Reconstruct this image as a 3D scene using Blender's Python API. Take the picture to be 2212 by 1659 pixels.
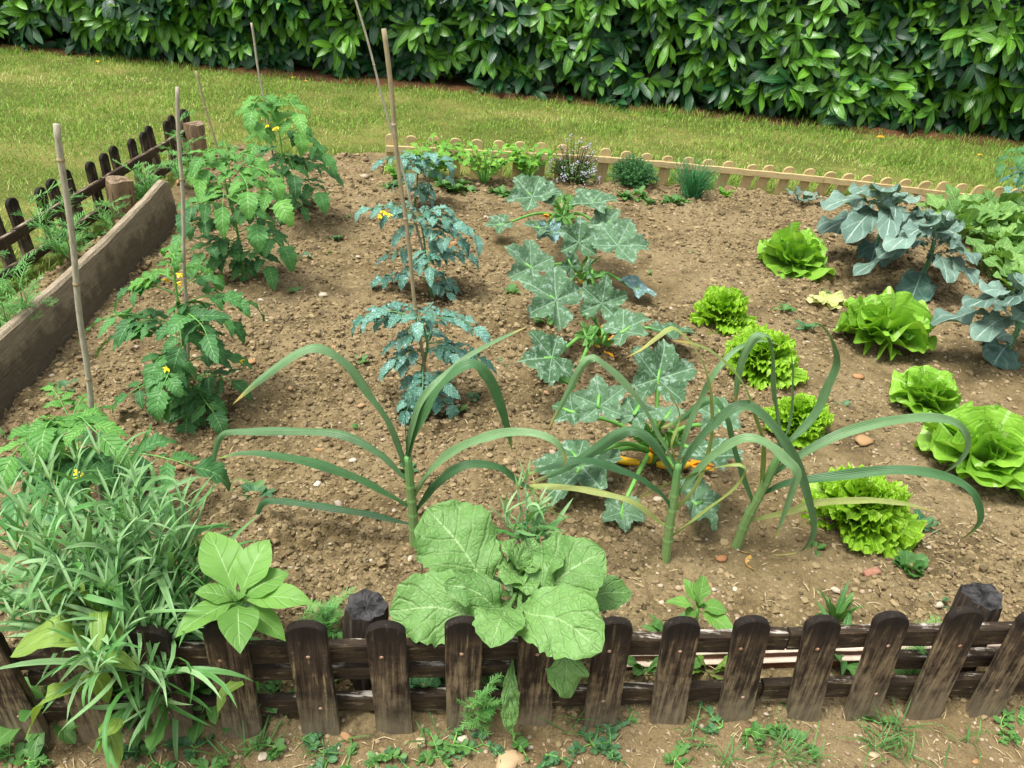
import bpy, math, numpy as np
S = bpy.context.scene
for o in list(bpy.data.objects): bpy.data.objects.remove(o)
rng = np.random.default_rng(11)
# ------------------------------------------------------------------ camera, world, sun
F = 1700.; TH = math.radians(30.7); GA = math.radians(4.3); H = 1.5      # focal length, pitch, ground fall, eye height
fw = np.array([0, math.cos(TH), -math.sin(TH)]); X0 = np.array([1., 0, 0]); U0 = np.cross(X0, fw)
RT = math.cos(GA)*X0 + math.sin(GA)*U0; UP = math.cos(GA)*U0 - math.sin(GA)*X0
from mathutils import Matrix
cd = bpy.data.cameras.new('camera'); cam = bpy.data.objects.new('camera', cd); S.collection.objects.link(cam)
cam.matrix_world = Matrix(((RT[0], UP[0], -fw[0], 0), (RT[1], UP[1], -fw[1], 0), (RT[2], UP[2], -fw[2], H), (0, 0, 0, 1)))
cd.sensor_width = 36; cd.lens = 36*F/2212; cd.clip_end = 400; cd.clip_start = .05
S.camera = cam
sd = np.array([-.30, -.18, .93]); sd /= np.linalg.norm(sd)               # towards the sun
W = bpy.data.worlds.new('World'); S.world = W; W.use_nodes = True
wn = W.node_tree.nodes; wl = W.node_tree.links
sky = wn.new('ShaderNodeTexSky'); sky.sky_type = 'NISHITA'; sky.sun_disc = False
sky.sun_elevation = math.asin(sd[2]); sky.sun_rotation = math.atan2(sd[0], sd[1])
sky.dust_density = 4; sky.ozone_density = .6
hs = wn.new('ShaderNodeHueSaturation'); hs.inputs['Saturation'].default_value = .35
wl.new(sky.outputs[0], hs.inputs['Color']); wl.new(hs.outputs[0], wn['Background'].inputs[0])
wn['Background'].inputs[1].default_value = .13
ld = bpy.data.lights.new('sun', 'SUN'); ld.energy = 2.1; ld.angle = math.radians(20); ld.color = (1, .985, .95)
sun = bpy.data.objects.new('sun', ld); S.collection.objects.link(sun)
from mathutils import Vector
sun.rotation_euler = Vector(sd).to_track_quat('Z', 'Y').to_euler()
S.view_settings.view_transform = 'Standard'; S.view_settings.look = 'None'
S.view_settings.exposure = .98; S.view_settings.gamma = 1

# ------------------------------------------------------------------ helpers
def A(*v): return np.array(v, float)
def nrm(v): return v/np.maximum(np.linalg.norm(v, axis=-1, keepdims=True), 1e-9)
def ray(px, py): return fw + (px-1106)/F*RT - (py-829.5)/F*UP
def at(px, py, z=0.):
    """point at height z seen at a place in the photograph (2212 x 1659)"""
    d = ray(px, py); return A(0, 0, H) + d*(z-H)/d[2]
def onplane(px, py, base, az):
    """point on the upright plane through base that runs in direction az"""
    n = A(-math.sin(az), math.cos(az), 0); d = ray(px, py)
    return A(0, 0, H) + d*((base-A(0, 0, H))@n)/(d@n)
def depth(p): return (np.asarray(p)-A(0, 0, H))@fw
TAB = [np.random.default_rng(100+i).random((256, 256)) for i in range(8)]
def vn(x, y, s=0):
    x = np.asarray(x, float); y = np.asarray(y, float)
    ix = np.floor(x).astype(int); iy = np.floor(y).astype(int); fx = x-ix; fy = y-iy
    fx = fx*fx*(3-2*fx); fy = fy*fy*(3-2*fy); T = TAB[s % 8]
    a = T[ix & 255, iy & 255]; b = T[(ix+1) & 255, iy & 255]; c = T[ix & 255, (iy+1) & 255]; d = T[(ix+1) & 255, (iy+1) & 255]
    return (a*(1-fx)+b*fx)*(1-fy) + (c*(1-fx)+d*fx)*fy
def fbm(x, y, o=4, s=0):
    r = 0; a = .5; t = 0
    for i in range(o):
        r = r + a*vn(x*2**i+17*i, y*2**i+31*i, s+i); t += a; a *= .55
    return r/t
def cell(x, y, s=0):
    ix = np.floor(x).astype(int); iy = np.floor(y).astype(int); best = np.full(x.shape, 9.); bid = np.zeros(x.shape)
    for dx in (-1, 0, 1):
        for dy in (-1, 0, 1):
            a = (ix+dx) & 255; b = (iy+dy) & 255
            d = np.hypot(ix+dx+TAB[s][a, b]-x, iy+dy+TAB[s+1][a, b]-y)
            m = d < best; best = np.where(m, d, best); bid = np.where(m, TAB[s+2][a, b], bid)
    return best, bid
def gridF(nu, nv):
    i = np.arange(nv-1)[:, None]*nu + np.arange(nu-1)[None]
    i = i.ravel(); return np.stack([i, i+1, i+1+nu, i+nu], 1)

class MB:
    def __init__(s): s.V = []; s.Q = []; s.T = []; s.L = []; s.n = 0
    def add(s, V, Fc, L=None):
        V = np.asarray(V, float).reshape(-1, 3)
        if L is None: L = np.zeros_like(V)
        Fc = np.asarray(Fc, int)
        (s.Q if Fc.shape[1] == 4 else s.T).append(Fc+s.n)
        s.V.append(V); s.L.append(np.asarray(L, float).reshape(-1, 3)); s.n += len(V)
    def addQT(s, V, Q, T, L=None):
        n = s.n; s.add(V, Q, L)
        if len(T): s.T.append(np.asarray(T, int)+n)
    def build(s, name, mat, parent=None, loc=(0, 0, 0), smooth=True, label=None, cat=None, group=None, kind=None):
        V = np.concatenate(s.V); L = np.concatenate(s.L)
        off = np.asarray(WL[parent.name] if parent else loc, float)
        Q = np.concatenate(s.Q) if s.Q else np.zeros((0, 4), int); T = np.concatenate(s.T) if s.T else np.zeros((0, 3), int)
        me = bpy.data.meshes.new(name); me.vertices.add(len(V)); me.vertices.foreach_set('co', (V-off).astype(np.float32).ravel())
        lv = np.concatenate([Q.ravel(), T.ravel()]); me.loops.add(len(lv)); me.loops.foreach_set('vertex_index', lv.astype(np.int32))
        st = np.concatenate([np.arange(len(Q))*4, len(Q)*4+np.arange(len(T))*3]).astype(np.int32)
        me.polygons.add(len(st)); me.polygons.foreach_set('loop_start', st)
        at_ = me.attributes.new('luv', 'FLOAT_VECTOR', 'POINT'); at_.data.foreach_set('vector', L.astype(np.float32).ravel())
        me.polygons.foreach_set('use_smooth', np.full(len(st), smooth)); me.update(calc_edges=True)
        me.materials.append(mat)
        o = bpy.data.objects.new(name, me); S.collection.objects.link(o)
        if parent: o.parent = parent
        else: o.location = off
        WL[o.name] = off
        return tag(o, label, cat, group, kind)
WL = {}
def tag(o, label=None, cat=None, group=None, kind=None):
    if label: o['label'] = label
    if cat: o['category'] = cat
    if group: o['group'] = group
    if kind: o['kind'] = kind
    return o
def thing(name, label, cat, loc, group=None):
    o = bpy.data.objects.new(name, None); S.collection.objects.link(o); o.empty_display_size = .05
    o.location = loc; WL[o.name] = np.asarray(loc, float); return tag(o, label, cat, group)

def resample(P, n):
    """smooth curve through the given points"""
    P = np.asarray(P, float); k = len(P); E = np.concatenate([[2*P[0]-P[1]], P, [2*P[-1]-P[-2]]])
    d = np.concatenate([[0], np.cumsum(np.linalg.norm(np.diff(P, axis=0), axis=1))]); t = np.linspace(0, d[-1], n)
    i = np.clip(np.searchsorted(d, t, side='right')-1, 0, k-2); f = ((t-d[i])/np.maximum(d[i+1]-d[i], 1e-9))[:, None]
    a, b, c, e = E[i], E[i+1], E[i+2], E[i+3]
    return .5*(2*b + (c-a)*f + (2*a-5*b+4*c-e)*f**2 + (3*b-a-3*c+e)*f**3)
def arc(base, az, el0, L, droop, n=8, bend=0., p=1.2):
    s = np.linspace(0, 1, n); el = el0-droop*s**p; a = az+bend*s
    d = np.stack([np.cos(a)*np.cos(el), np.sin(a)*np.cos(el), np.sin(el)], 1)
    st = (d[1:]+d[:-1])/2*L/(n-1)
    return np.concatenate([[np.asarray(base, float)], np.asarray(base)+np.cumsum(st, 0)])
def strip(P, w, side=None, roll=0., fold=.2, nu=1, wav=None, rnd=.5, blis=0., bf=60.):
    P = np.asarray(P, float); n = len(P); T = nrm(np.gradient(P, axis=0))
    if side is None: sd_ = np.cross(T, A(0, 0, 1.)); sd_ = np.where(np.linalg.norm(sd_, axis=1, keepdims=True) < .08, A(1, 0, 0), sd_)
    else: sd_ = np.broadcast_to(side, T.shape)
    sd_ = nrm(sd_-(sd_*T).sum(1, keepdims=True)*T); N = np.cross(sd_, T)
    r = np.broadcast_to(roll, (n,))[:, None]
    sd_, N = sd_*np.cos(r)+N*np.sin(r), N*np.cos(r)-sd_*np.sin(r)
    u = np.linspace(-1, 1, 2*nu+1); v = np.linspace(0, 1, n)
    w = np.broadcast_to(w, (n,)); fo = np.broadcast_to(fold, (n,))
    X = (u[None]*w[:, None]*np.cos(fo)[:, None]); Z = np.abs(u)[None]*w[:, None]*np.sin(fo)[:, None]
    if wav:
        am, fr, ph = wav
        Z = Z + am*w[:, None]*np.abs(u)[None]**1.5*np.sin(fr*6.283*v[:, None]+ph+2.1*np.sign(u)[None]+.7*np.sin(5*v[:, None]+ph))
    if blis:
        aa, bb = np.meshgrid(u*w.max()*bf, v*np.linalg.norm(np.diff(P, axis=0), axis=1).sum()*bf)
        Z = Z + blis*(fbm(aa+ph0(rnd), bb, 3, 2)-.5)*2*np.minimum(1, w[:, None]/max(w.max()*.3, 1e-6))
    V = P[:, None]+sd_[:, None]*X[..., None]+N[:, None]*Z[..., None]
    L = np.stack([np.broadcast_to(u[None], X.shape), np.broadcast_to(v[:, None], X.shape), np.full(X.shape, rnd)], -1)
    return V.reshape(-1, 3), gridF(2*nu+1, n), L.reshape(-1, 3)
def ph0(r): return 50*r
def tube(mb, P, R, k=8, cap=True, rnd=.5, flat=1.):
    P = np.asarray(P, float); n = len(P); T = nrm(np.gradient(P, axis=0)); R = np.broadcast_to(R, (n,))
    ref = A(0, 0, 1.) if abs(T[:, 2]).mean() < .8 else A(0, 1., 0)
    a = nrm(np.cross(T, ref)); b = np.cross(a, T); th = np.arange(k)*2*math.pi/k
    V = P[:, None]+R[:, None, None]*(a[:, None]*np.cos(th)[None, :, None]+flat*b[:, None]*np.sin(th)[None, :, None])
    V = V.reshape(-1, 3); i = np.arange(n-1)[:, None]*k; j = np.arange(k)[None]; jn = (np.arange(k)[None]+1) % k
    Q = np.stack([i+j, i+jn, i+jn+k, i+j+k], -1).reshape(-1, 4)
    L = np.stack([np.tile(np.cos(th), n), np.repeat(np.linspace(0, 1, n), k), np.full(n*k, rnd)], 1); T3 = []
    if cap:
        V = np.concatenate([V, [P[0]], [P[-1]]]); L = np.concatenate([L, [[0, 0, rnd]], [[0, 1, rnd]]])
        for m in range(k):
            T3.append((n*k, (m+1) % k, m)); T3.append((n*k+1, (n-1)*k+m, (n-1)*k+(m+1) % k))
    mb.addQT(V, Q, T3, L)
def prof(pts, n, ser=0, amp=0.):
    pts = np.array(pts); v = np.linspace(0, 1, n); vv = np.linspace(0, 1, 201); w = np.interp(vv, pts[:, 0], pts[:, 1])
    k = np.ones(17)/17; w = np.convolve(np.pad(w, 8, 'edge'), k, 'valid'); w = np.interp(v, vv, w); w[-1] = 0.0; w[0] = pts[0][1]
    if ser: w = w*(1+amp*(2*np.abs((v*ser) % 1-.5)*2-1))
    return w
OVATE = [(0, .04), (.1, .5), (.33, 1), (.55, .88), (.8, .42), (1, 0)]
LANCE = [(0, .3), (.1, .55), (.4, 1), (.7, .8), (.9, .35), (1, 0)]
SPOON = [(0, .14), (.3, .25), (.55, .75), (.78, 1), (.92, .75), (1, 0)]
CABB = [(0, .07), (.16, .1), (.26, .5), (.45, .9), (.65, 1), (.85, .75), (.95, .4), (1, 0)]
BROC = [(0, .06), (.3, .08), (.34, .35), (.4, .26), (.48, .75), (.68, 1), (.88, .95), (.96, .65), (1, 0)]
ROUND = [(0, .1), (.15, .6), (.5, 1), (.8, .8), (1, 0)]
ELL = [(0, .05), (.12, .45), (.35, .92), (.55, 1), (.8, .78), (.93, .42), (1, 0)]
def leafcurve(a, b, up=.12, n=14, sag=0.):
    a = np.asarray(a, float); b = np.asarray(b, float); t = np.linspace(0, 1, n)[:, None]; l = np.linalg.norm(b-a)
    return a*(1-t)+b*t+A(0, 0, 1)*(4*up*l*t*(1-t))
def template(pts, aspect, n=10, nu=1, curl=.5, fold=.25, ser=0, amp=0., wav=None):
    """unit leaf lying along +Y, upper face +Z, tip curling down"""
    P = arc((0, 0, 0), math.pi/2, .25*curl, 1., curl, n); w = prof(pts, n, ser, amp)*aspect/2
    return strip(P, w, side=A(1, 0, 0), fold=fold, nu=nu, wav=wav, rnd=0)
def inst(mb, tm, O, Y, Z, sc, rnd):
    """many copies of a template: O origins, Y leaf directions, Z leaf normals"""
    V, Fc, L = tm; O = np.atleast_2d(O); k = len(O); Y = nrm(np.atleast_2d(Y)); Z = np.broadcast_to(np.atleast_2d(Z), Y.shape)
    X = np.cross(Y, Z); X = np.where(np.linalg.norm(X, axis=1, keepdims=True) < 1e-3, A(1, 0, 0), X); X = nrm(X); Z = np.cross(X, Y)
    sc = np.broadcast_to(sc, (k,)); W_ = V*1
    P = O[:, None]+sc[:, None, None]*(W_[None, :, 0:1]*X[:, None]+W_[None, :, 1:2]*Y[:, None]+W_[None, :, 2:3]*Z[:, None])
    LL = np.broadcast_to(L, (k,)+L.shape).copy(); LL[..., 2] = np.broadcast_to(rnd, (k,))[:, None]
    FF = (Fc[None]+(np.arange(k)*len(V))[:, None, None]).reshape(-1, Fc.shape[1])
    mb.add(P.reshape(-1, 3), FF, LL.reshape(-1, 3))
def box(mb, c, sx, sy, sz, ax=None, bev=.003, rnd=.5):
    """bevelled box, centre c, full sizes, ax 3x3 rows = local axes"""
    ax = np.eye(3) if ax is None else np.asarray(ax); h = A(sx, sy, sz)/2; b = min(bev, h.min()*.6)
    pts = []
    for z in (-h[2], -h[2]+b, h[2]-b, h[2]):
        i = b if abs(z) == h[2] else 0
        x, y = h[0]-i, h[1]-i
        pts += [(-x, -y+b, z), (-x+b, -y, z), (x-b, -y, z), (x, -y+b, z), (x, y-b, z), (x-b, y, z), (-x+b, y, z), (-x, y-b, z)]
    pts = np.array(pts); V = pts@ax+np.asarray(c); Q = []
    for r in range(3):
        for j in range(8): Q.append((r*8+j, r*8+(j+1) % 8, r*8+8+(j+1) % 8, r*8+8+j))
    for o in (0, 24):
        f = [(0, 1, 2, 3), (0, 3, 4, 7), (4, 5, 6, 7)]
        for q in f: Q.append(tuple(o+x for x in (q if o else q[::-1])))
    L = pts/np.maximum(h, 1e-6); L = L.copy(); L[:, 2] = rnd
    mb.add(V, Q, L)

# ------------------------------------------------------------------ materials
def hexl(h):
    c = [int(h[i:i+2], 16)/255 for i in (0, 2, 4)]
    return tuple((x/12.92 if x <= .04045 else ((x+.055)/1.055)**2.4) for x in c)+(1,)
class NT:
    def __init__(s, name):
        s.m = bpy.data.materials.new(name); s.m.use_nodes = True; s.t = s.m.node_tree; s.t.nodes.clear()
        s.out = s.n('ShaderNodeOutputMaterial'); s.b = s.n('ShaderNodeBsdfPrincipled'); s.l(s.b.outputs[0], s.out.inputs[0])
    def n(s, k, **kw):
        o = s.t.nodes.new(k)
        for a, v in kw.items(): setattr(o, a, v)
        return o
    def l(s, a, b): s.t.links.new(a, b)
    def m_(s, op, a, b=None, c=None, clamp=False):
        o = s.n('ShaderNodeMath', operation=op, use_clamp=clamp)
        for i, v in enumerate((a, b, c)):
            if v is None: continue
            if isinstance(v, (int, float)): o.inputs[i].default_value = v
            else: s.l(v, o.inputs[i])
        return o.outputs[0]
    def mix(s, f, a, b, mode='MIX'):
        o = s.n('ShaderNodeMix', data_type='RGBA', blend_type=mode)
        for sock, v in ((o.inputs[0], f), (o.inputs[6], a), (o.inputs[7], b)):
            if isinstance(v, (int, float)): sock.default_value = v
            elif isinstance(v, tuple): sock.default_value = v
            else: s.l(v, sock)
        return o.outputs[2]
    def noise(s, sc, det=4, rough=.6, vec=None, out=0):
        o = s.n('ShaderNodeTexNoise'); o.inputs['Scale'].default_value = sc; o.inputs['Detail'].default_value = det; o.inputs['Roughness'].default_value = rough
        if vec is not None: s.l(vec, o.inputs['Vector'])
        return o.outputs[out]
    def sm(s, v, a, b):
        o = s.n('ShaderNodeMapRange', interpolation_type='SMOOTHSTEP'); o.inputs[1].default_value = a; o.inputs[2].default_value = b
        s.l(v, o.inputs[0]); return o.outputs[0]
    def geo(s): return s.n('ShaderNodeNewGeometry').outputs['Position']
    def oc(s): return s.n('ShaderNodeTexCoord').outputs['Object']
    def luv(s):
        a = s.n('ShaderNodeAttribute', attribute_name='luv'); p = s.n('ShaderNodeSeparateXYZ'); s.l(a.outputs['Vector'], p.inputs[0]); return p.outputs
    def vec(s, x, y, z):
        o = s.n('ShaderNodeCombineXYZ')
        for i, v in enumerate((x, y, z)):
            if isinstance(v, (int, float)): o.inputs[i].default_value = v
            else: s.l(v, o.inputs[i])
        return o.outputs[0]
    def scale(s, v, sc):
        o = s.n('ShaderNodeMapping'); o.inputs['Scale'].default_value = sc; s.l(v, o.inputs['Vector']); return o.outputs[0]
    def bump(s, h, st, dist=.01):
        o = s.n('ShaderNodeBump'); o.inputs['Strength'].default_value = st; o.inputs['Distance'].default_value = dist; s.l(h, o.inputs['Height'])
        s.l(o.outputs[0], s.b.inputs['Normal']); return o.outputs[0]
    def fin(s, col, rough=.6, spec=.3):
        if isinstance(col, tuple): s.b.inputs['Base Color'].default_value = col
        else: s.l(col, s.b.inputs['Base Color'])
        if isinstance(rough, (int, float)): s.b.inputs['Roughness'].default_value = rough
        else: s.l(rough, s.b.inputs['Roughness'])
        s.b.inputs['Specular IOR Level'].default_value = spec
        return s.m
def leafmat(name, c1, c2, vein=None, vw=.08, sec=0, ss=.3, sk=1.2, rough=.5, spec=.35, trans=.25, blot=None, edge=None, tip=None, bump=.35, wr=0., wrc=.1, wrh=.45, lines=0, back=None):
    t = NT(name); u, v, r = t.luv(); au = t.m_('ABSOLUTE', u)
    c = t.mix(r, hexl(c1), hexl(c2)); P = t.oc()
    n1 = t.noise(26, 3, .6, P); c = t.mix(t.m_('MULTIPLY', t.sm(n1, .3, .75), .35), c, t.mix(1., c, (.55, .62, .5, 1), 'MULTIPLY'))
    h = t.m_('MULTIPLY', n1, .4)
    if sec:
        ph = t.m_('FRACT', t.m_('SUBTRACT', t.m_('MULTIPLY', v, float(sec)), t.m_('MULTIPLY', au, sk)))
        ln = t.m_('SUBTRACT', 1., t.sm(t.m_('ABSOLUTE', t.m_('SUBTRACT', ph, .5)), 0., .16))
        c = t.mix(t.m_('MULTIPLY', ln, ss), c, hexl(vein or c2)); h = t.m_('SUBTRACT', h, t.m_('MULTIPLY', ln, .6))
    if wr:
        vo = t.n('ShaderNodeTexVoronoi', feature='DISTANCE_TO_EDGE'); vo.inputs['Scale'].default_value = wr; t.l(P, vo.inputs['Vector'])
        e_ = t.sm(vo.outputs['Distance'], 0., .22); h = t.m_('ADD', h, t.m_('MULTIPLY', e_, wrh))
        c = t.mix(t.m_('MULTIPLY', t.m_('SUBTRACT', 1., t.sm(vo.outputs['Distance'], 0., .09)), wrc), c, t.mix(1., c, (.5, .6, .42, 1), 'MULTIPLY'))
    if lines:
        s_ = t.m_('SINE', t.m_('MULTIPLY', u, float(lines))); c = t.mix(t.m_('MULTIPLY', t.sm(s_, -.2, 1.), .08), c, hexl(c2)); h = t.m_('ADD', h, t.m_('MULTIPLY', s_, .3))
    if blot:
        bc, bs, lo, hi = blot; c = t.mix(t.sm(t.noise(bs, 5, .7, P), lo, hi), c, hexl(bc))
    if edge: c = t.mix(t.m_('MULTIPLY', t.sm(t.m_('MAXIMUM', au, v), .8, 1.), .7), c, hexl(edge))
    if vein: c = t.mix(t.m_('MULTIPLY', t.m_('SUBTRACT', 1., t.sm(au, vw*.4, vw)), .85), c, hexl(vein))
    if tip: c = t.mix(t.sm(t.m_('ADD', v, t.m_('MULTIPLY', t.m_('SUBTRACT', n1, .5), .12)), tip[1], tip[2]), c, hexl(tip[0]))
    g = t.n('ShaderNodeNewGeometry')
    if back: c = t.mix(t.m_('MULTIPLY', g.outputs['Backfacing'], .8), c, hexl(back))
    nb = t.bump(h, bump, .006); t.fin(c, rough, spec)
    tr = t.n('ShaderNodeBsdfTranslucent'); t.l(t.mix(1., c, (1.25, 1.2, .55, 1), 'MULTIPLY'), tr.inputs[0]); t.l(nb, tr.inputs[1])
    mx = t.n('ShaderNodeMixShader'); mx.inputs[0].default_value = trans; t.l(t.b.outputs[0], mx.inputs[1]); t.l(tr.outputs[0], mx.inputs[2]); t.l(mx.outputs[0], t.out.inputs[0])
    return t.m
def plain(name, c1, c2, sc=20, rough=.8, bump=.3, spec=.2, stretch=None, dist=.004):
    t = NT(name); P = t.oc()
    if stretch: P = t.scale(P, stretch)
    n = t.noise(sc, 5, .65, P); t.bump(n, bump, dist); return t.fin(t.mix(t.sm(n, .3, .7), hexl(c1), hexl(c2)), rough, spec)
def rndmat(name, cols, rough=.85, sc=60, bump=.4):
    """colour by the per-piece random value"""
    t = NT(name); u, v, r = t.luv(); ra = t.n('ShaderNodeValToRGB'); e = ra.color_ramp.elements
    for i, c in enumerate(cols):
        q = e[i] if i < 2 else e.new(0)
        q.position = i/(len(cols)-1); 
    for i, c in enumerate(cols): e[i].position = i/(len(cols)-1); e[i].color = hexl(c)
    t.l(r, ra.inputs[0]); n = t.noise(sc, 4, .6, t.oc()); t.bump(n, bump, .003)
    return t.fin(t.mix(t.m_('MULTIPLY', n, .5), ra.outputs[0], t.mix(1., ra.outputs[0], (.6, .55, .5, 1), 'MULTIPLY')), rough, .2)

M = {}
def soilmat(name, ca, cb, cc, stone=.5):
    t = NT(name); P = t.geo(); u, v, r = t.luv()
    n1 = t.noise(1.6, 4, .6, P); n2 = t.noise(28, 5, .7, P); n3 = t.noise(150, 3, .7, P)
    n4 = t.noise(5.5, 5, .65, P); c = t.mix(t.sm(t.m_('ADD', t.m_('MULTIPLY', n1, .5), t.m_('MULTIPLY', n4, .5)), .4, .6), hexl(ca), hexl(cb)); c = t.mix(t.m_('MULTIPLY', t.sm(n4, .5, .68), .55), c, hexl(cc)); c = t.mix(t.m_('MULTIPLY', t.sm(n2, .45, .75), .6), c, hexl(cc))
    c = t.mix(t.m_('MULTIPLY', t.sm(n3, .35, .7), .45), c, t.mix(1., c, (.55, .5, .45, 1), 'MULTIPLY'))
    vo = t.n('ShaderNodeTexVoronoi'); vo.inputs['Scale'].default_value = 95; t.l(P, vo.inputs['Vector'])
    sp = t.n('ShaderNodeSeparateColor'); t.l(vo.outputs['Color'], sp.inputs[0])
    k = t.m_('MULTIPLY', t.m_('GREATER_THAN', sp.outputs[0], .93), t.m_('LESS_THAN', vo.outputs['Distance'], .42))
    c = t.mix(t.m_('MULTIPLY', k, stone), c, t.mix(sp.outputs[1], hexl('a88d66'), hexl('d2c6ae')))
    c = t.mix(t.m_('MULTIPLY', t.sm(t.m_('ADD', r, t.m_('MULTIPLY', t.m_('SUBTRACT', n2, .5), .6)), .3, .8), .75), c, t.mix(1., c, (.36, .33, .31, 1), 'MULTIPLY'))  # darker soil: watered at the tomatoes, also round courgettes and behind the fence
    t.bump(t.m_('ADD', t.m_('MULTIPLY', n2, .8), t.m_('MULTIPLY', n3, .45)), 1., .014)
    return t.fin(c, .95, .12)
M['soil'] = soilmat('soil', '938260', '7e6e4c', '504432')
M['path'] = soilmat('path_soil', '8f7d5c', '82704f', '66563d', .7)
M['clod'] = rndmat('clods', ['594d39', '7e6f50', '978562', '6b5d42', 'a6946f', '857553'], .95)
M['pebble'] = rndmat('pebbles', ['82705a', 'a48a64', 'b8aa90', '8f735c', '9c866c', 'c4baa6', '9a7444'], .75)
def lawnmat():
    t = NT('lawn_ground'); P = t.geo(); n = t.noise(1.3, 4, .6, P); n2 = t.noise(40, 3, .6, P)
    c = t.mix(t.sm(n, .4, .65), hexl('56662a'), hexl('7f8044')); c = t.mix(t.m_('MULTIPLY', n2, .5), c, hexl('5a4c2a'))
    t.bump(n2, .8, .02); return t.fin(c, .9, .1)
M['lawn'] = lawnmat()
def grassmat():
    t = NT('grass'); u, v, r = t.luv(); P = t.geo(); n = t.noise(.9, 3, .6, P); n2 = t.noise(5, 3, .6, P)
    f = t.m_('ADD', t.m_('MULTIPLY', u, .55), t.m_('MULTIPLY', t.m_('ADD', n, n2), .5)); f = t.m_('SUBTRACT', f, .28); f = t.m_('ADD', f, t.m_('MULTIPLY', t.m_('SUBTRACT', t.noise(2.2, 5, .7, P), .48), .9))
    ra = t.n('ShaderNodeValToRGB'); e = ra.color_ramp.elements
    e[0].position = .1; e[0].color = hexl('587f2c'); e[1].position = 1.; e[1].color = hexl('d0c48c')
    q = e.new(.45); q.color = hexl('7ea040'); q = e.new(.75); q.color = hexl('aab65e')
    t.l(f, ra.inputs[0]); c = t.mix(t.m_('MULTIPLY', r, .4), ra.outputs[0], hexl('9cba50'))
    t.fin(c, .6, .2); tr = t.n('ShaderNodeBsdfTranslucent'); t.l(c, tr.inputs[0]); mx = t.n('ShaderNodeMixShader'); mx.inputs[0].default_value = .3
    t.l(t.b.outputs[0], mx.inputs[1]); t.l(tr.outputs[0], mx.inputs[2]); t.l(mx.outputs[0], t.out.inputs[0]); return t.m
M['grass'] = grassmat()
M['laurel'] = leafmat('laurel_leaf', '2c661a', '7cba34', 'a6cc60', .07, 9, .12, 1.5, rough=.32, spec=.5, trans=.22, bump=.5)
M['laurel_dark'] = leafmat('laurel_shaded_leaf', '143a1a', '275c28', '4f8048', .06, 9, .1, 1.5, rough=.38, spec=.5, trans=.1, bump=.5)  # darker copy for the deep leaf layer, inner shade put into the colour
M['hedge_shade'] = plain('hedge_shade_backing', '0d160b', '17220f', 14, .9, .8, .1)  # near-black backing sheet, the hedge's dark interior painted as colour
M['bark'] = plain('branch_bark', '4a3c2a', '2e261b', 30, .9, .5)
M['tomato'] = leafmat('tomato_leaf', '3d6e3c', '5a944c', '7aa866', .07, 7, .28, 1.6, trans=.22, rough=.55, bump=.8)
M['tomato_young'] = leafmat('tomato_young_leaf', '54903f', '74b04e', '94bc74', .07, 7, .28, 1.6, trans=.28, rough=.55, bump=.8)
M['tomato_blue'] = leafmat('tomato_sprayed_leaf', '467c66', '70a08a', '90b4a2', .06, 7, .25, 1.6, trans=.12, rough=.5, bump=.8, blot=('acc6cc', 95, .54, .66))
M['stem'] = plain('green_stem', '5f9a44', '79b055', 30, .5, .2, .3)
M['stem_dark'] = plain('dusty_stem', '4f7f52', '6f9c6a', 30, .6, .2, .3)
M['yellow'] = plain('yellow_petal', 'f2c80e', 'ffde2c', 30, .5, .1)
M['leek'] = leafmat('leek_leaf', '4d7249', '789a68', None, 0, rough=.42, spec=.4, trans=.15, lines=22, tip=('c4ac58', .88, 1.02), bump=.3)
M['leek_y'] = leafmat('leek_yellowing_leaf', '829850', 'acb468', None, 0, rough=.45, trans=.2, lines=22, tip=('c0a050', .86, 1.05), bump=.3)
M['leek_d'] = leafmat('leek_dark_leaf', '385e3a', '507848', None, 0, rough=.42, trans=.12, lines=22, tip=('8fa048', .9, 1.0), bump=.3)
M['leekstem'] = leafmat('leek_stem', '7a9c5c', '90ae6c', None, 0, rough=.45, trans=.05, lines=9, tip=('6f9d5a', .5, 1.0), bump=.3)
M['dry'] = plain('dry_leaf', 'b98a45', 'd5b06a', 40, .8, .4)
M['straw'] = plain('straw', 'a8946c', 'c4b48e', 40, .8, .3)
M['zuc'] = leafmat('courgette_leaf', '4a6b48', '648562', '8ca88a', .045, 9, .2, 14, rough=.7, spec=.2, trans=.1, blot=('90aa94', 50, .5, .66), bump=.5, wr=55, back='6f9d5e')
M['zuc_blue'] = leafmat('courgette_sprayed_leaf', '587d72', '6c9086', '9cb8aa', .045, 9, .22, 14, rough=.5, trans=.1, blot=('a6c6cf', 50, .48, .62), bump=.7, wr=55)
M['zuc_young'] = leafmat('courgette_young_leaf', '4c7e3c', '669a4a', '94ba74', .05, 9, .25, 14, rough=.55, trans=.22, bump=.7, wr=55)
M['courg'] = plain('yellow_courgette_skin', 'f0ae12', 'f8c82a', 18, .35, .1, .5)
M['orange'] = plain('orange_flower', 'ee8d12', 'f6b22a', 25, .6, .3)
M['frilly'] = leafmat('frilly_lettuce_leaf', '78a822', '9acc36', 'b6d862', .05, 5, .08, 1., rough=.42, trans=.32, edge='a0cc38', bump=.5, wr=60)
M['butter'] = leafmat('butterhead_leaf', '78aa34', 'a2d24e', 'b6d884', .05, 5, .08, 1., rough=.4, trans=.32, bump=.3, wr=38)
M['wilt'] = leafmat('wilted_leaf', 'bdc66a', 'd6d79a', 'cfc9a0', .06, 5, .3, 1., rough=.6, trans=.25, bump=.6, wr=45)
M['broc'] = leafmat('broccoli_leaf', '516d5f', '7c9888', 'b4c6b4', .05, 5, .25, 1.3, rough=.5, trans=.08, bump=.45, wr=30)
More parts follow.
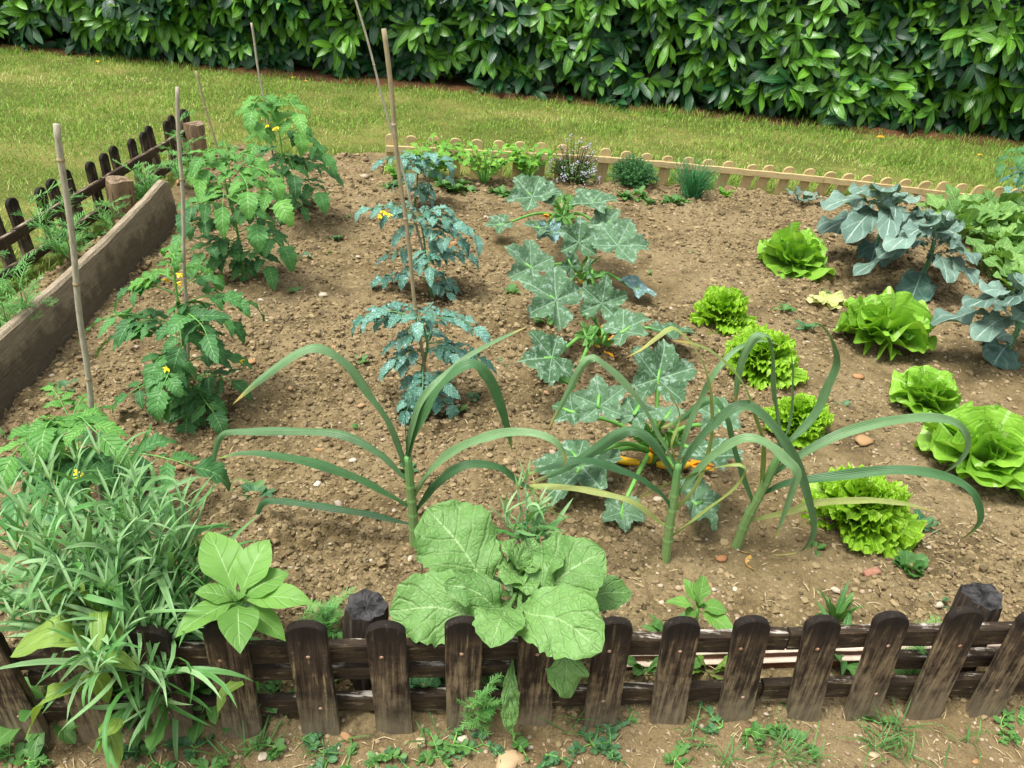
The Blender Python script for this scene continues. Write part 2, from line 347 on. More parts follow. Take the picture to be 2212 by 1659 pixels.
M['broc_d'] = leafmat('broccoli_low_leaf', '3d6054', '527464', '94ac9c', .05, 5, .25, 1.3, rough=.5, trans=.05, bump=.45, wr=30)  # darker green for the low leaves
M['radish'] = leafmat('radish_leaf', '648f44', '8ab45e', 'a4c484', .07, 6, .2, 1.4, rough=.5, trans=.25, bump=.7, wr=45)
M['mustard'] = leafmat('mustard_leaf', '5f8845', '78a258', '96b478', .035, 8, .28, 1.8, rough=.5, trans=.2, bump=.7, wr=75, wrc=.14, wrh=.22)
M['sunfl'] = leafmat('sunflower_leaf', '628f3e', '7aaa4e', '9cc07c', .04, 5, .08, 1.2, rough=.5, trans=.28, bump=.4)
M['cornfl'] = leafmat('cornflower_leaf', '528a40', '98bc84', None, 0, rough=.5, trans=.2, lines=5, bump=.2)
M['calend'] = leafmat('calendula_leaf', '70943a', '8eac50', '9cb878', .06, 6, .15, 1.4, rough=.45, trans=.3, bump=.5)
M['feather'] = leafmat('feathery_leaf', '548f44', '7ab25e', None, 0, rough=.55, trans=.25, bump=.1)
M['weed'] = leafmat('weed_leaf', '427234', '659248', '7ca464', .08, 5, .15, 1.2, rough=.5, trans=.25, bump=.3)
M['weed_d'] = leafmat('dark_weed_leaf', '3c6840', '54804e', '7ca074', .08, 5, .15, 1.2, rough=.5, trans=.15, bump=.3)
M['celery'] = leafmat('celery_leaf', '52932b', '84b63a', 'a4c868', .08, 5, .2, 1.3, rough=.45, trans=.28, bump=.4)
M['thyme'] = leafmat('thyme_leaf', '4c7a3a', '739a58', None, 0, rough=.6, trans=.1, bump=.1)
M['rosem'] = leafmat('savory_leaf', '2f6630', '568a4a', None, 0, rough=.55, trans=.1, bump=.1)
M['chive'] = leafmat('chive_leaf', '2f7444', '4f9458', None, 0, rough=.45, trans=.12, bump=.1)
M['whitefl'] = plain('pale_flower', 'c4b8d8', 'ddd4e8', 30, .7, .1)
M['fallen'] = leafmat('fallen_leaf', 'e0b01c', 'd98a1a', 'f0cc60', .08, 0, rough=.6, trans=.15)
def wood(name, ca, cb, cc, graincol=None, wear=None, grain=(14, 14, 1.2), sc=7, rough=.8, bump=.6, dirt=None, top=None, fade=None):
    """weathered timber; luv.z = random per piece, luv.y = height along the piece"""
    t = NT(name); P = t.oc(); u, v, r = t.luv(); g = t.scale(P, grain); off = t.n('ShaderNodeVectorMath', operation='ADD'); t.l(g, off.inputs[0]); t.l(t.vec(t.m_('MULTIPLY', r, 91.), t.m_('MULTIPLY', r, 37.), 0.), off.inputs[1]); g = off.outputs[0]
    n = t.noise(sc, 6, .7, g); n2 = t.noise(22, 5, .65, P); n3 = t.noise(sc*.35, 4, .7, g)
    c = t.mix(t.sm(n, .32, .68), hexl(ca), hexl(cb)); c = t.mix(t.m_('MULTIPLY', t.sm(n2, .45, .7), .6), c, hexl(cc))
    if graincol: c = t.mix(t.m_('MULTIPLY', t.sm(n3, .55, .7), .8), c, hexl(graincol))
    if wear: c = t.mix(t.m_('MULTIPLY', t.sm(n, wear[1], wear[2]), t.sm(n2, .42, .62)), c, hexl(wear[0]))
    if fade: c = t.mix(t.m_('MULTIPLY', t.m_('MULTIPLY', t.sm(r, .0, .6), t.sm(t.m_('ADD', t.m_('MULTIPLY', n2, .5), t.m_('MULTIPLY', n, 1.0)), 0.66, .92)), t.m_('MULTIPLY', t.m_('SUBTRACT', 1., t.sm(v, .5, .95)), .8)), c, hexl(fade)); c = t.mix(t.m_('MULTIPLY', t.sm(t.m_('ADD', v, t.m_('MULTIPLY', n2, .12)), .86, 1.), .75), c, hexl('161310'))
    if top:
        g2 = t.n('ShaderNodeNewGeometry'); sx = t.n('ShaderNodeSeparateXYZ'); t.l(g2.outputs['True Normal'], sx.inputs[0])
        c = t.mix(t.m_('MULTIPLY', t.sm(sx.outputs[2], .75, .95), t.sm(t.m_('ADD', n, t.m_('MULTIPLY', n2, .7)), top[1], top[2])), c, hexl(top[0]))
    if dirt: c = t.mix(t.m_('MULTIPLY', t.sm(t.m_('SUBTRACT', t.m_('ADD', t.m_('MULTIPLY', n2, .4), t.m_('MULTIPLY', n, .6)), v), dirt[1], dirt[2]), .8), c, hexl(dirt[0]))
    t.bump(t.m_('ADD', n, t.m_('MULTIPLY', n3, .6)), bump, .004); return t.fin(c, rough, .25)
M['dwood'] = wood('dark_stained_wood', '241b14', '42352a', '54442f', '120e0b', ('9c8a68', .55, .66), (16, 16, 1.1), dirt=('857960', -.05, .55), fade='86755a')
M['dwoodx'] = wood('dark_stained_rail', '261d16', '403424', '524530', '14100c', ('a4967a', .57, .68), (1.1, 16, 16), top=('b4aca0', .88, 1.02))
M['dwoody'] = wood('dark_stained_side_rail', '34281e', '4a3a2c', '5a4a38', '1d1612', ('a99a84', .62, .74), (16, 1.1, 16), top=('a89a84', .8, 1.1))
M['lwood'] = wood('new_pine', 'b09c6a', 'c2ae7c', 'a28d5c', '836f48', None, (16, 16, 1.4), 14, .75, .3)
M['lwoodx'] = wood('new_pine_rail', 'b8a472', 'c6b284', 'aa9564', '8d784e', None, (1.4, 16, 16), 14, .75, .3)
M['board'] = wood('grey_board', 'a8926f', '8e7a5c', '77664c', '57493a', None, (10, .8, 26), 14, .9, 1.)
M['log'] = wood('weathered_log', '7e6850', '96805f', '5e4c3a', '40342a', None, (16, 16, 1.), 12, .9, 1.)
M['char'] = wood('blackened_log', '2a231e', '54483c', '3a322a', '141210', ('948a7c', .58, .7), (20, 20, 1.6), 6, .9, 1.)
M['chartop'] = plain('blackened_end_grain', '171616', '4a4847', 45, .9, .9)
M['logtop'] = plain('log_end_grain', '6a5946', '94836a', 40, .9, .8)
M['bamboo'] = plain('bamboo_cane', '928a74', 'b6ae98', 30, .6, .3, .3, (6, 6, 1))
M['bamboo_d'] = plain('brown_bamboo_cane', '8a7c5e', 'a89876', 30, .6, .3, .3, (6, 6, 1))
M['node'] = plain('cane_node', '8d7c5c', 'b5a583', 60, .7, .4)
M['edge'] = plain('brown_edging', '5f3c2e', '7a5240', 25, .5, .2)
M['edgetop'] = plain('cream_edging_top', 'c6b09a', 'dcc9b4', 30, .6, .2)
M['stone'] = rndmat('stones', ['b89a6a', 'd8cdb6', 'a88860', 'b07f56', 'c7b08a'], .8, 40, .7)
M['brick'] = plain('red_brick', '8f6450', 'a87e68', 40, .9, .6)
M['screw'] = plain('rusty_screw', '8d5a3a', 'b5a08c', 90, .6, .3)
M['string'] = plain('garden_string', 'd8cc9e', 'e6dcb8', 60, .8, .2)

# ------------------------------------------------------------------ ground
TOMS = [at(210, 1095), at(410, 895), at(528, 597), at(618, 468), at(930, 895), at(945, 640), at(890, 452)]
ZUCS = [at(1210, 492), at(1256, 618), at(1292, 752), at(1402, 1008)]
def soil_edge(x):                                       # far edge of the bed
    return np.where(x < -.95, 5.55+.12*np.sin(x*5), 5.16+.085*(x+.9)) + .1*(fbm(x*6, x*0+2.3, 3)-.5)
def soilz(x, y):
    x = np.asarray(x, float); y = np.asarray(y, float)
    m = .18+1.4*np.clip((fbm(x*1.4+9, y*1.4, 3, 3)-.32)*2.4, 0, 1)
    z = .015+.05*(fbm(x*1.1+3, y*1.1, 3, 1)-.5)+.045*(fbm(x*5, y*5, 3, 2)-.5)*m+.022*(fbm(x*15, y*15, 3, 4)-.5)
    for q in TOMS[:7]:
        d = np.hypot(x-q[0], y-q[1]); z = z-.022*np.exp(-(d/.10)**2)+.016*np.exp(-((d-.19)/.06)**2)*(fbm(x*7, y*7, 2, 3)+.2)
    d, i = cell(x*17, y*17, 0); z = z+.021*m*np.sqrt(np.clip(1-(d/.62)**2, 0, 1))*np.clip(i*1.6-.5, 0, 1)
    d, i = cell(x*38+5, y*38, 2); z = z+.012*m*np.sqrt(np.clip(1-(d/.6)**2, 0, 1))*np.clip(i*1.5-.3, 0, 1)
    d, i = cell(x*80+5, y*80, 4); z = z+.0055*np.sqrt(np.clip(1-(d/.62)**2, 0, 1))*i
    ed = np.clip((soil_edge(x)-y)/.12, 0, 1)*np.clip((x+2.16)/.1, 0, 1)
    z = np.where(ed < 1, -.08+(z+.08)*ed, z)
    ef = np.clip((y-1.03-.13*x+.05*(fbm(x*7, y*7, 2, 5)-.5))/.07, 0, 1)
    return np.where(ef < 1, -.07+(z+.07)*ef, z)
def gz(p): p = np.asarray(p, float); return A(p[0], p[1], float(soilz(p[0], p[1])))
def g(px, py, z=0.): q = at(px, py, z); return gz(q)
nv_, nu_ = 620, 900
yy = .78*(5.75/.78)**np.linspace(0, 1, nv_); uu = np.linspace(0, 1, nu_)
Yg = np.repeat(yy[:, None], nu_, 1); Xg = -2.2+uu[None]*(2.2+1.0*yy[:, None]+1.3)
Zg = soilz(Xg, Yg); dark_soil = np.zeros_like(Xg)
for p, r_ in [(t_, .19) for t_ in TOMS]+[(t_, .16) for t_ in ZUCS]:
    dark_soil = np.maximum(dark_soil, np.clip(1.3-np.hypot(Xg-p[0]-.03, Yg-p[1]+.02)/r_, 0, 1))
dark_soil = np.maximum(dark_soil, .55*np.clip(1-np.hypot((Xg-.9)/.5, (Yg-1.35)/.12), 0, 1))  # darker patch behind the right half of the front fence
mb = MB(); mb.add(np.stack([Xg, Yg, Zg], -1).reshape(-1, 3), gridF(nu_, nv_), np.stack([0*Xg, 0*Xg, dark_soil], -1).reshape(-1, 3))
mb.build('soil', M['soil'], kind='structure')
# trodden strip in front of the fence
xs = np.linspace(-2.8, 3.2, 620); ys = np.linspace(-1.2, 1.7, 330); Xp, Yp = np.meshgrid(xs, ys)
def pathz(x, y):
    d, i = cell(x*60, y*60, 0)
    return -.012+.03*(fbm(x*2, y*2, 3, 5)-.5)+.014*(fbm(x*14, y*14, 4, 6)-.5)+.003*np.sqrt(np.clip(1-(d/.5)**2, 0, 1))*(i > .6)-.05*np.clip((np.asarray(y)-1.14-.13*np.asarray(x))/.05, 0, 1)
mb = MB(); mb.add(np.stack([Xp, Yp, pathz(Xp, Yp)], -1).reshape(-1, 3), gridF(620, 330)); mb.build('path', M['path'], kind='structure')
def gp(px, py): q = at(px, py); return A(q[0], q[1], float(pathz(q[0], q[1])))
# lawn sheet out to the horizon, sunk under the bed
def in_bed(x, y, m=0.): return (x > -2.14+m) & (y < soil_edge(x)-m)
ax_ = np.concatenate([[-90, -40, -20], np.linspace(-12, 12, 200), [20, 40, 90]]); ay_ = np.concatenate([[-60, -20, -6], np.linspace(-3, 16, 170), [25, 50, 120]])
Xl, Yl = np.meshgrid(ax_, ay_); Zl = .02*(fbm(Xl*.7, Yl*.7, 3)-.5)-.005
Zl = np.where(in_bed(Xl, Yl, .12), -.16, Zl)
mb = MB(); mb.add(np.stack([Xl, Yl, Zl], -1).reshape(-1, 3), gridF(len(ax_), len(ay_))); mb.build('lawn', M['lawn'], kind='structure')
def hedge_y(x): return 8.0-.1*x
# bare strip of earth under the hedge
xs = np.linspace(-9, 8, 340); vs = np.linspace(-.28, 1.3, 24); Xh, Vh = np.meshgrid(xs, vs)
Yh = hedge_y(Xh)+Vh; Zh = .03+.03*(fbm(Xh*4, Yh*4, 3)-.5)+.012*(fbm(Xh*25, Yh*25, 3)-.5)-.06*np.clip(1-(Vh+.28)/.2+.5*(fbm(Xh*3, Xh*0, 2)-.5), 0, 1)
mb = MB(); mb.add(np.stack([Xh, Yh, Zh], -1).reshape(-1, 3), gridF(340, 24)); mb.build('hedge_soil', soilmat('hedge_earth', '6b4a30', '5a3f2a', '46311f', .3), kind='structure')
# grass blades
N = 330000
gx = rng.uniform(-7.6, 7.4, N); gy = rng.uniform(2.2, 8.45, N)
keep = ~in_bed(gx, gy, .05) & (gy < hedge_y(gx)-.02+.25*(rng.random(N)-.6)) & (np.abs(gx) < .82*gy+1.2)
th_ = fbm(gx*3, gy*3, 3, 1); keep &= (rng.random(N) < np.clip(.35+1.6*(th_-.25), .25, 1))
gx, gy = gx[keep], gy[keep]; n = len(gx); L_ = rng.uniform(.026, .062, n)*(.45+1.3*fbm(gx*2.6, gy*2.6, 3, 4)**1.3)
near_h = np.clip(1-(hedge_y(gx)-gy)/.5, 0, 1); L_ = L_*(1+.8*near_h)
nearb = np.clip(1-(np.maximum(gy-soil_edge(gx), -2.14-gx))/.2, 0, 1)*(gx > -2.4); L_ = L_*(1+.5*nearb)
az = rng.uniform(0, 6.283, n); el = rng.uniform(.5, 1.45, n); w = rng.uniform(.0016, .0032, n)*1.15
d = np.stack([np.cos(az)*np.cos(el), np.sin(az)*np.cos(el), np.sin(el)], 1); sd2 = np.stack([-np.sin(az), np.cos(az), 0*az], 1)
B = np.stack([gx, gy, -.012+0*gx], 1); mid = B+d*L_[:, None]*.6; dd = d*A(1, 1, .55); tipv = mid+dd*L_[:, None]*.45
V = np.stack([B-sd2*w[:, None], B+sd2*w[:, None], mid+sd2*w[:, None]*.8, mid-sd2*w[:, None]*.8, tipv], 1)
i = np.arange(n)[:, None]*5; Q = i+np.array([[0, 1, 2, 3]]); T3 = i+np.array([[3, 2, 4]])
pt = fbm(gx*.9, gy*1.7, 3, 6); dry = np.where(rng.random(n) < .10+.45*np.clip((pt-.55)*8, 0, 1), 1.0, rng.random(n)*.4)+.16*np.clip((-gx-1.5)/3, 0, 1)-.35*near_h
LL = np.stack([np.repeat(dry[:, None], 5, 1), np.tile([0, 0, .6, .6, 1.], (n, 1)), np.repeat(rng.random(n)[:, None], 5, 1)], -1)
mb = MB(); mb.addQT(V.reshape(-1, 3), Q, T3, LL.reshape(-1, 3)); mb.build('grass', M['grass'], kind='stuff', label='short lawn grass, green with dry yellow patches', cat='grass')
# loose crumbs and small gravel on the bed
def ico():
    import bmesh
    b = bmesh.new(); bmesh.ops.create_icosphere(b, subdivisions=2, radius=1); v = np.array([x.co[:] for x in b.verts]); f = np.array([[q.index for q in p.verts] for p in b.faces]); b.free(); return v, f
IV, IF = ico()
import bmesh
b = bmesh.new(); bmesh.ops.create_icosphere(b, subdivisions=1, radius=1); IV1 = np.array([x.co[:] for x in b.verts]); IF1 = np.array([[q.index for q in p.verts] for p in b.faces]); b.free()
def rocks(mb, P, sc, seed, lo=True, flat=.7, rr=None):
    r_ = np.random.default_rng(seed); n = len(P); v0, f0 = (IV1, IF1) if lo else (IV, IF); k = len(v0)
    j = 1+.28*(r_.random((n, k))-.5)*2*(1 if lo else .6)
    if not lo:
        dirs = nrm(r_.normal(size=(n, 7, 3))); h_ = r_.uniform(.55, .85, (n, 7))
        dt = np.einsum('kc,nsc->nks', v0, dirs); lim = np.where(dt > h_[:, None], h_[:, None]/np.maximum(dt, 1e-3), 1.).min(-1); j = j*lim
    st = np.stack([r_.uniform(.8, 1.35, n), r_.uniform(.7, 1.1, n), np.full(n, flat)*r_.uniform(.8, 1.1, n)], 1)
    V = v0[None]*j[..., None]*st[:, None]; a = r_.uniform(0, 6.283, n); c, s_ = np.cos(a)[:, None], np.sin(a)[:, None]
    V = np.stack([V[..., 0]*c-V[..., 1]*s_, V[..., 0]*s_+V[..., 1]*c, V[..., 2]], -1)*np.asarray(sc)[:, None, None]+P[:, None]
    rr = r_.random(n) if rr is None else rr
    mb.add(V.reshape(-1, 3), (f0[None]+(np.arange(n)*k)[:, None, None]).reshape(-1, 3), np.stack([np.zeros((n, k)), np.zeros((n, k)), np.repeat(rr[:, None], k, 1)], -1).reshape(-1, 3))
def scatter(n, ymin=1.1, ymax=5.4, r_=rng, p=1.0):
    y = ymin*(ymax/ymin)**(r_.random(n)**p); x = -2.1+r_.random(n)*(2.1+y*.85+.6); k = in_bed(x, y, .05); return x[k], y[k]
mb = MB(); x, y = scatter(140000); mk = fbm(x*1.4+9, y*1.4, 3, 3); k = rng.random(len(x)) < np.clip((mk-.28)*3.5, .12, 1); x, y = x[k], y[k]
s_ = np.minimum(np.exp(rng.normal(-5.55, .55, len(x)))*(.6+.2*y), .0085+.0026*y); z = soilz(x, y)
rocks(mb, np.stack([x, y, z+s_*.15], 1), s_, 3); x = rng.uniform(-1.7, 2.0, 9000); y = rng.uniform(.55, 1.16, 9000)+.118*x; k = rng.random(9000) < np.clip((fbm(x*4, y*4, 3, 2)-.3)*3, .05, 1); x, y = x[k], y[k]; s_ = np.exp(rng.normal(-5.9, .5, len(x))); rocks(mb, np.stack([x, y, pathz(x, y)+s_*.15], 1), s_, 8)
mb.build('soil_clods', M['clod'], kind='stuff', smooth=False, label='loose brown crumbs of soil over the bed', cat='soil crumbs')
mb = MB(); x, y = scatter(3600); s_ = np.exp(rng.normal(-5.4, .42, len(x)))*(.7+.15*y); z = soilz(x, y); rocks(mb, np.stack([x, y, z+s_*.2], 1), s_, 4)
x = rng.uniform(-1.6, 1.9, 900); y = rng.uniform(.75, 1.12, 900)+.12*x*.9; s_ = np.exp(rng.normal(-5.7, .45, 900)); rocks(mb, np.stack([x, y, pathz(x, y)+s_*.2], 1), s_, 5)
mb.build('gravel', M['pebble'], kind='stuff', smooth=True, label='small pale pebbles scattered over the bare soil', cat='gravel')

# ------------------------------------------------------------------ hedge
def laurel_hedge():
    r_ = np.random.default_rng(21); root = thing('laurel_hedge', 'tall dark green laurel hedge with glossy drooping leaves beyond the lawn', 'hedge', (0, 8.4, 0))
    tms = [template(ELL, .28+.035*k, 9, 1, .35+.25*k, .2, wav=(.1, 2+k, k)) for k in range(3)]
    lv, dk = MB(), MB(); br = MB()
    def face(x, z): return hedge_y(x)-.05+.34*(fbm(x*.9, z*1.1, 3, 2)-.5)+.3*(fbm(x*2.6, z*2.6, 2, 5)-.5)
    def rosettes(n, z0, z1, dep, mb_, dark):
        x = r_.uniform(-8.5, 7.5, n); z = z0+(z1-z0)*r_.random(n); y = face(x, z)+dep*r_.random(n)
        x = x[:]; low = np.clip(.3-z, 0, .3)
        for i in range(n):
            m = r_.integers(5, 10); hd = -math.pi/2+r_.normal(0, .5); a = hd+np.linspace(-1.5, 1.5, m)+r_.normal(0, .22, m)
            pit = -r_.uniform(.45, 1.4, m)
            if r_.random() < .45: pit[m//2] = r_.uniform(-.25, .5)
            Y = np.stack([np.cos(a)*np.cos(pit), np.sin(a)*np.cos(pit), np.sin(pit)], 1)
            Nn = np.stack([-np.cos(a)*np.sin(pit), -np.sin(a)*np.sin(pit), np.cos(pit)], 1)+A(0, -.35, .0)+r_.normal(0, .18, (m, 3))
            if r_.random() < .72:   # shoot tip whose leaves fan out and hang like an open hand
                m = len(a); ph_ = np.linspace(-1.5, 1.5, m)+r_.normal(0, .18, m); rl_ = r_.normal(0, .35); ou = r_.uniform(.1, .75, m); lat = A(math.cos(hd+1.571), math.sin(hd+1.571), 0); outv = A(math.cos(hd), math.sin(hd), 0)
                Y = np.sin(ph_+rl_)[:, None]*lat*1.05-np.cos(ph_+rl_)[:, None]*A(0, 0, 1)*.95+ou[:, None]*outv+A(0, 0, .12); Nn = outv*.8+A(0, 0, .55)+r_.normal(0, .2, (m, 3))+np.sin(ph_)[:, None]*lat*.25
            O = A(x[i], y[i], z[i])+Y*.012+r_.normal(0, .008, (m, 3))+np.linspace(0, .03, m)[:, None]*A(0, 0, -1)
            sc = r_.uniform(.18, .29, m)*r_.uniform(.8, 1.05); rn = np.clip(r_.beta(1.6, 2.2, m)*.7+r_.random()*.35, 0, 1)
            for k in range(3):
                s_ = np.arange(m) % 3 == k
                if s_.any(): inst(mb_, tms[k], O[s_], Y[s_], Nn[s_], sc[s_], rn[s_])
            if i % 3 == 0:
                P = resample([(x[i], y[i], z[i]), (x[i]+r_.normal(0, .05), y[i]+.2, z[i]+.0), (x[i]+r_.normal(0, .1), y[i]+.5, z[i]-.15)], 6); tube(br, P, np.linspace(.004, .009, 6), 5)
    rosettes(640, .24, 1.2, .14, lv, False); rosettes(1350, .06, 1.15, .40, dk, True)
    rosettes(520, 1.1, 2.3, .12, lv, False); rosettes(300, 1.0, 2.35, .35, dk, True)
    lv.build('foliage', M['laurel'], root); dk.build('shaded_foliage', M['laurel_dark'], root)  # second mesh: deep leaves coloured as if shaded
    for i in range(34):
        x = -8.2+i*.47+r_.normal(0, .08); P = resample([(x, hedge_y(x)+.5, -.05), (x+.05, hedge_y(x)+.5, .4), (x+r_.normal(0, .15), hedge_y(x)+.6, 1.2), (x+r_.normal(0, .2), hedge_y(x)+.6, 2.1)], 10); tube(br, P, np.linspace(.03, .012, 10), 7)
    br.build('branches', M['bark'], root)
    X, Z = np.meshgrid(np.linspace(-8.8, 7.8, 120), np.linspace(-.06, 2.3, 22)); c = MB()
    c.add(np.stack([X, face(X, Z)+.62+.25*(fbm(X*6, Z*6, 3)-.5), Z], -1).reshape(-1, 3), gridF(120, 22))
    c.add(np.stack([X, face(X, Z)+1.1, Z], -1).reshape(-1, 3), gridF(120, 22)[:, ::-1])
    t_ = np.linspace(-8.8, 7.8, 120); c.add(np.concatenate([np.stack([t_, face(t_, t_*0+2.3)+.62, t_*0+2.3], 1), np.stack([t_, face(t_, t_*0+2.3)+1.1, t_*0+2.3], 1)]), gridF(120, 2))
    c.build('shade_backing', M['hedge_shade'], root)  # dark sheet added to stand for the shade inside the hedge
laurel_hedge()

# ------------------------------------------------------------------ fences
def picket(mb, base, axx, axz, w, h, th=.018, rnd=.5, tap=0.):
    """board with a half-round top; axx along the fence, axz up the board"""
    axx, axz = nrm(np.asarray(axx, float)), nrm(np.asarray(axz, float)); axy = np.cross(axz, axx); b = .0025
    r = w/2; th_ = np.linspace(0, math.pi, 13); top = [(r*math.cos(t), h-r*.72+r*.72*math.sin(t)) for t in th_]
    out = np.array([(-r, 0), (-r, h*.3), (-r, h*.6)][::-1]); out = np.array([(r, 0.), (r, h*.35), (r, h*.65)]+top+[(-r, h*.65), (-r, h*.35), (-r, 0.)])
    k = len(out); ctr = out.mean(0); ins = out+(ctr-out)/np.linalg.norm(ctr-out, axis=1, keepdims=True)*b
    rings = [(ins, -th/2), (out, -th/2+b), (out, th/2-b), (ins, th/2)]
    V, L = [], []
    for o, y in rings:
        V.append(np.asarray(base)+o[:, :1]*axx+y*axy+o[:, 1:]*axz); L.append(np.stack([o[:, 0]/r, o[:, 1]/h, np.full(k, rnd)], 1))
    i = np.arange(k); j = (i+1) % k; Q = np.concatenate([np.stack([m*k+i, m*k+j, (m+1)*k+j, (m+1)*k+i], 1) for m in range(3)])
    fr = [(a, a+1, k-2-a, k-1-a) for a in range(0, k//2-1)]; fr = [(a, a+1, k-2-a, k-1-a) for a in range(k//2-1)]
    Q2 = [tuple(reversed(f)) for f in fr]; Q3 = [tuple(3*k+x for x in f) for f in fr]; T = []
    if k % 2: m = k//2; T = [(m+1, m, m-1), (3*k+m-1, 3*k+m, 3*k+m+1)]
    mb.addQT(np.concatenate(V), np.concatenate([Q, Q2, Q3]), T, np.concatenate(L))
def beam(parent, name, a, b, hh, th, mat, up=A(0, 0, 1.), rnd=None, bev=.003):
    a, b = np.asarray(a, float), np.asarray(b, float); x = nrm(b-a); y = nrm(np.cross(up, x)); z = np.cross(x, y)
    mb = MB(); n = max(2, int(np.linalg.norm(b-a)/.02)); r0 = rng.random() if rnd is None else rnd
    # long bevelled bar with slightly uneven faces
    pr = np.array([(-th/2, -hh/2+bev), (-th/2+bev, -hh/2), (th/2-bev, -hh/2), (th/2, -hh/2+bev), (th/2, hh/2-bev), (th/2-bev, hh/2), (-th/2+bev, hh/2), (-th/2, hh/2-bev)])
    t = np.linspace(0, 1, n); P = a+(b-a)*t[:, None]
    wob = (fbm(t*9+r0*50, t*0, 3)-.5)*.006
    V = P[:, None]+pr[None, :, :1]*y+(pr[None, :, 1:]+wob[:, None, None])*z
    Q = [(i*8+j, i*8+(j+1) % 8, i*8+8+(j+1) % 8, i*8+8+j) for i in range(n-1) for j in range(8)]
    for o, rv in ((0, False), ((n-1)*8, True)):
        for q in ((0, 1, 2, 3), (0, 3, 4, 7), (4, 5, 6, 7)): Q.append(tuple(o+x for x in (q if rv else q[::-1])))
    mb.add(V.reshape(-1, 3), Q, np.tile([0, .6, r0], (n*8, 1)).astype(float))
    return mb.build(name, mat, parent, smooth=False)
# dark fence along the front: foot and top of each picket as seen
FP = [((55, 1615), (-25, 1430), .075), ((215, 1605), (150, 1420), .078), ((382, 1592), (322, 1388), .078), ((523, 1590), (487, 1382), .076), ((690, 1595), (660, 1370), .078), ((850, 1590), (832, 1362), .076), ((1003, 1572), (1000, 1352), .074), ((1156, 1565), (1158, 1345), .073), ((1297, 1562), (1330, 1337), .073),
      ((1442, 1555), (1478, 1328), .074), ((1587, 1548), (1632, 1322), .074), ((1733, 1535), (1788, 1314), .074), ((1858, 1530), (1938, 1307), .074), ((1990, 1530), (2095, 1309), .076), ((2120, 1525), (2255, 1305), .074), ((2262, 1515), (2400, 1300), .074)]
def fy(x): return 1.085+.118*x
root = thing('picket_fence', 'low dark stained picket fence with worn paint along the front of the bed', 'fence', A(0, fy(0), 0))
ex = nrm(A(1, .118, 0)); ey = A(-ex[1], ex[0], 0); fang = math.atan2(.118, 1)
for k, (f_, t_, w_) in enumerate(FP):
    a = at(*f_); base = A(a[0], fy(a[0]), -.03); tp = onplane(*t_, base, fang); tp[2] = .318+rng.normal(0, .004); ax = tp-base
    mb = MB(); picket(mb, base, ex, ax, w_, np.linalg.norm(ax), .019, rng.random()); o = mb.build('picket', M['dwood'], root, smooth=False)
    for zz in ((.23,) if k % 2 else (.235, .08)):
        mb = MB(); c = base+ax*((zz+.03)/np.linalg.norm(ax))-ey*.0105+ex*rng.normal(0, .008); tube(mb, [c, c-ey*.0012], [.0045, .0035], 8); s_ = mb.build('screw', M['screw'], root); s_.parent = o
def fpt(x, z, off): p = A(x, fy(x), z)+ey*off; return p
def rail(x0, x1, z0, z1, hh, th, off, name='rail'): return beam(root, name, fpt(x0, z0, off), fpt(x1, z1, off), hh, th, M['dwoodx'])
rail(-1.35, -.62, .205, .205, .045, .022, .024); rail(-.615, .1, .212, .21, .05, .022, .024); rail(.105, .62, .213, .222, .05, .024, .024); rail(.625, 1.75, .225, .232, .05, .024, .024)
rail(-.9, .16, .15, .147, .034, .02, .027, 'lower_rail_strip'); rail(-1.35, -.2, .055, .055, .044, .022, .024); rail(-.195, .6, .057, .06, .05, .022, .024); rail(.605, 1.75, .062, .07, .05, .022, .024)
rail(.85, 1.75, .118, .126, .036, .03, .05, 'lower_rail_strip')
# dark fence down the left side
root = thing('picket_fence', 'dark brown picket fence down the left side of the bed, beside the lawn', 'fence', A(-2.18, 3.5, 0))
for k in range(21):
    y = 2.05+k*.1545; x = -2.2-.012*(k % 3); lean = A(rng.normal(0, .01)-.02, rng.normal(0, .012), .3+rng.normal(0, .006))
    mb = MB(); picket(mb, A(x, y, -.02), A(0, -1, 0), lean, .072, .30+.02, .018, rng.random()); mb.build('picket', M['dwood'], root, smooth=False)
for z, o in ((.19, 0), (.06, .002)):
    for y0, y1 in ((1.9, 3.14), (3.145, 3.9), (3.905, 5.2)): beam(root, 'rail', (-2.168+o, y0, z+.004), (-2.168+o, y1, z), .046, .022, M['dwoody'])
# new light picket fence at the back
ys0 = at(845, 378)[1]
root = thing('picket_fence', 'new light pine picket fence along the far edge of the bed', 'fence', A(1, 5.2, 0))
tops = [(845, 289), (889, 292), (937, 294), (985, 297), (1031, 300), (1078, 303), (1124, 306), (1170, 309), (1217, 312), (1264, 316), (1310, 320), (1355, 326), (1399, 331), (1444, 336), (1490, 339), (1533, 344), (1577, 348), (1628, 354), (1665, 356), (1708, 360), (1753, 364), (1796, 369), (1836, 373), (1879, 378), (1919, 382), (1960, 386), (2002, 390), (2044, 393), (2083, 397), (2123, 400), (2163, 403), (2203, 407), (2245, 411)]
def by(x): return 5.13+.083*(x+.9)
bang = math.atan2(.083, 1); bx = nrm(A(1, .083, 0)); byv = A(-bx[1], bx[0], 0); last = None
for k, t_ in enumerate(tops):
    p = onplane(*t_, A(-.9, 5.13, 0), bang); h_ = p[2]; b0 = A(p[0]-np.interp(k, [0, 10, 18, 33], [0, .01, .055, .07])+rng.normal(0, .006), by(p[0]), -.06)
    mb = MB(); ax = A(p[0], by(p[0])+rng.normal(0, .008), h_)-b0; picket(mb, b0, bx, ax, .073, np.linalg.norm(ax), .018, rng.random()); mb.build('picket', M['lwood'], root, smooth=False); last = p
rl = [(833, 314), (1290, 337), (1470, 352), (1780, 382), (2030, 412), (2260, 438)]
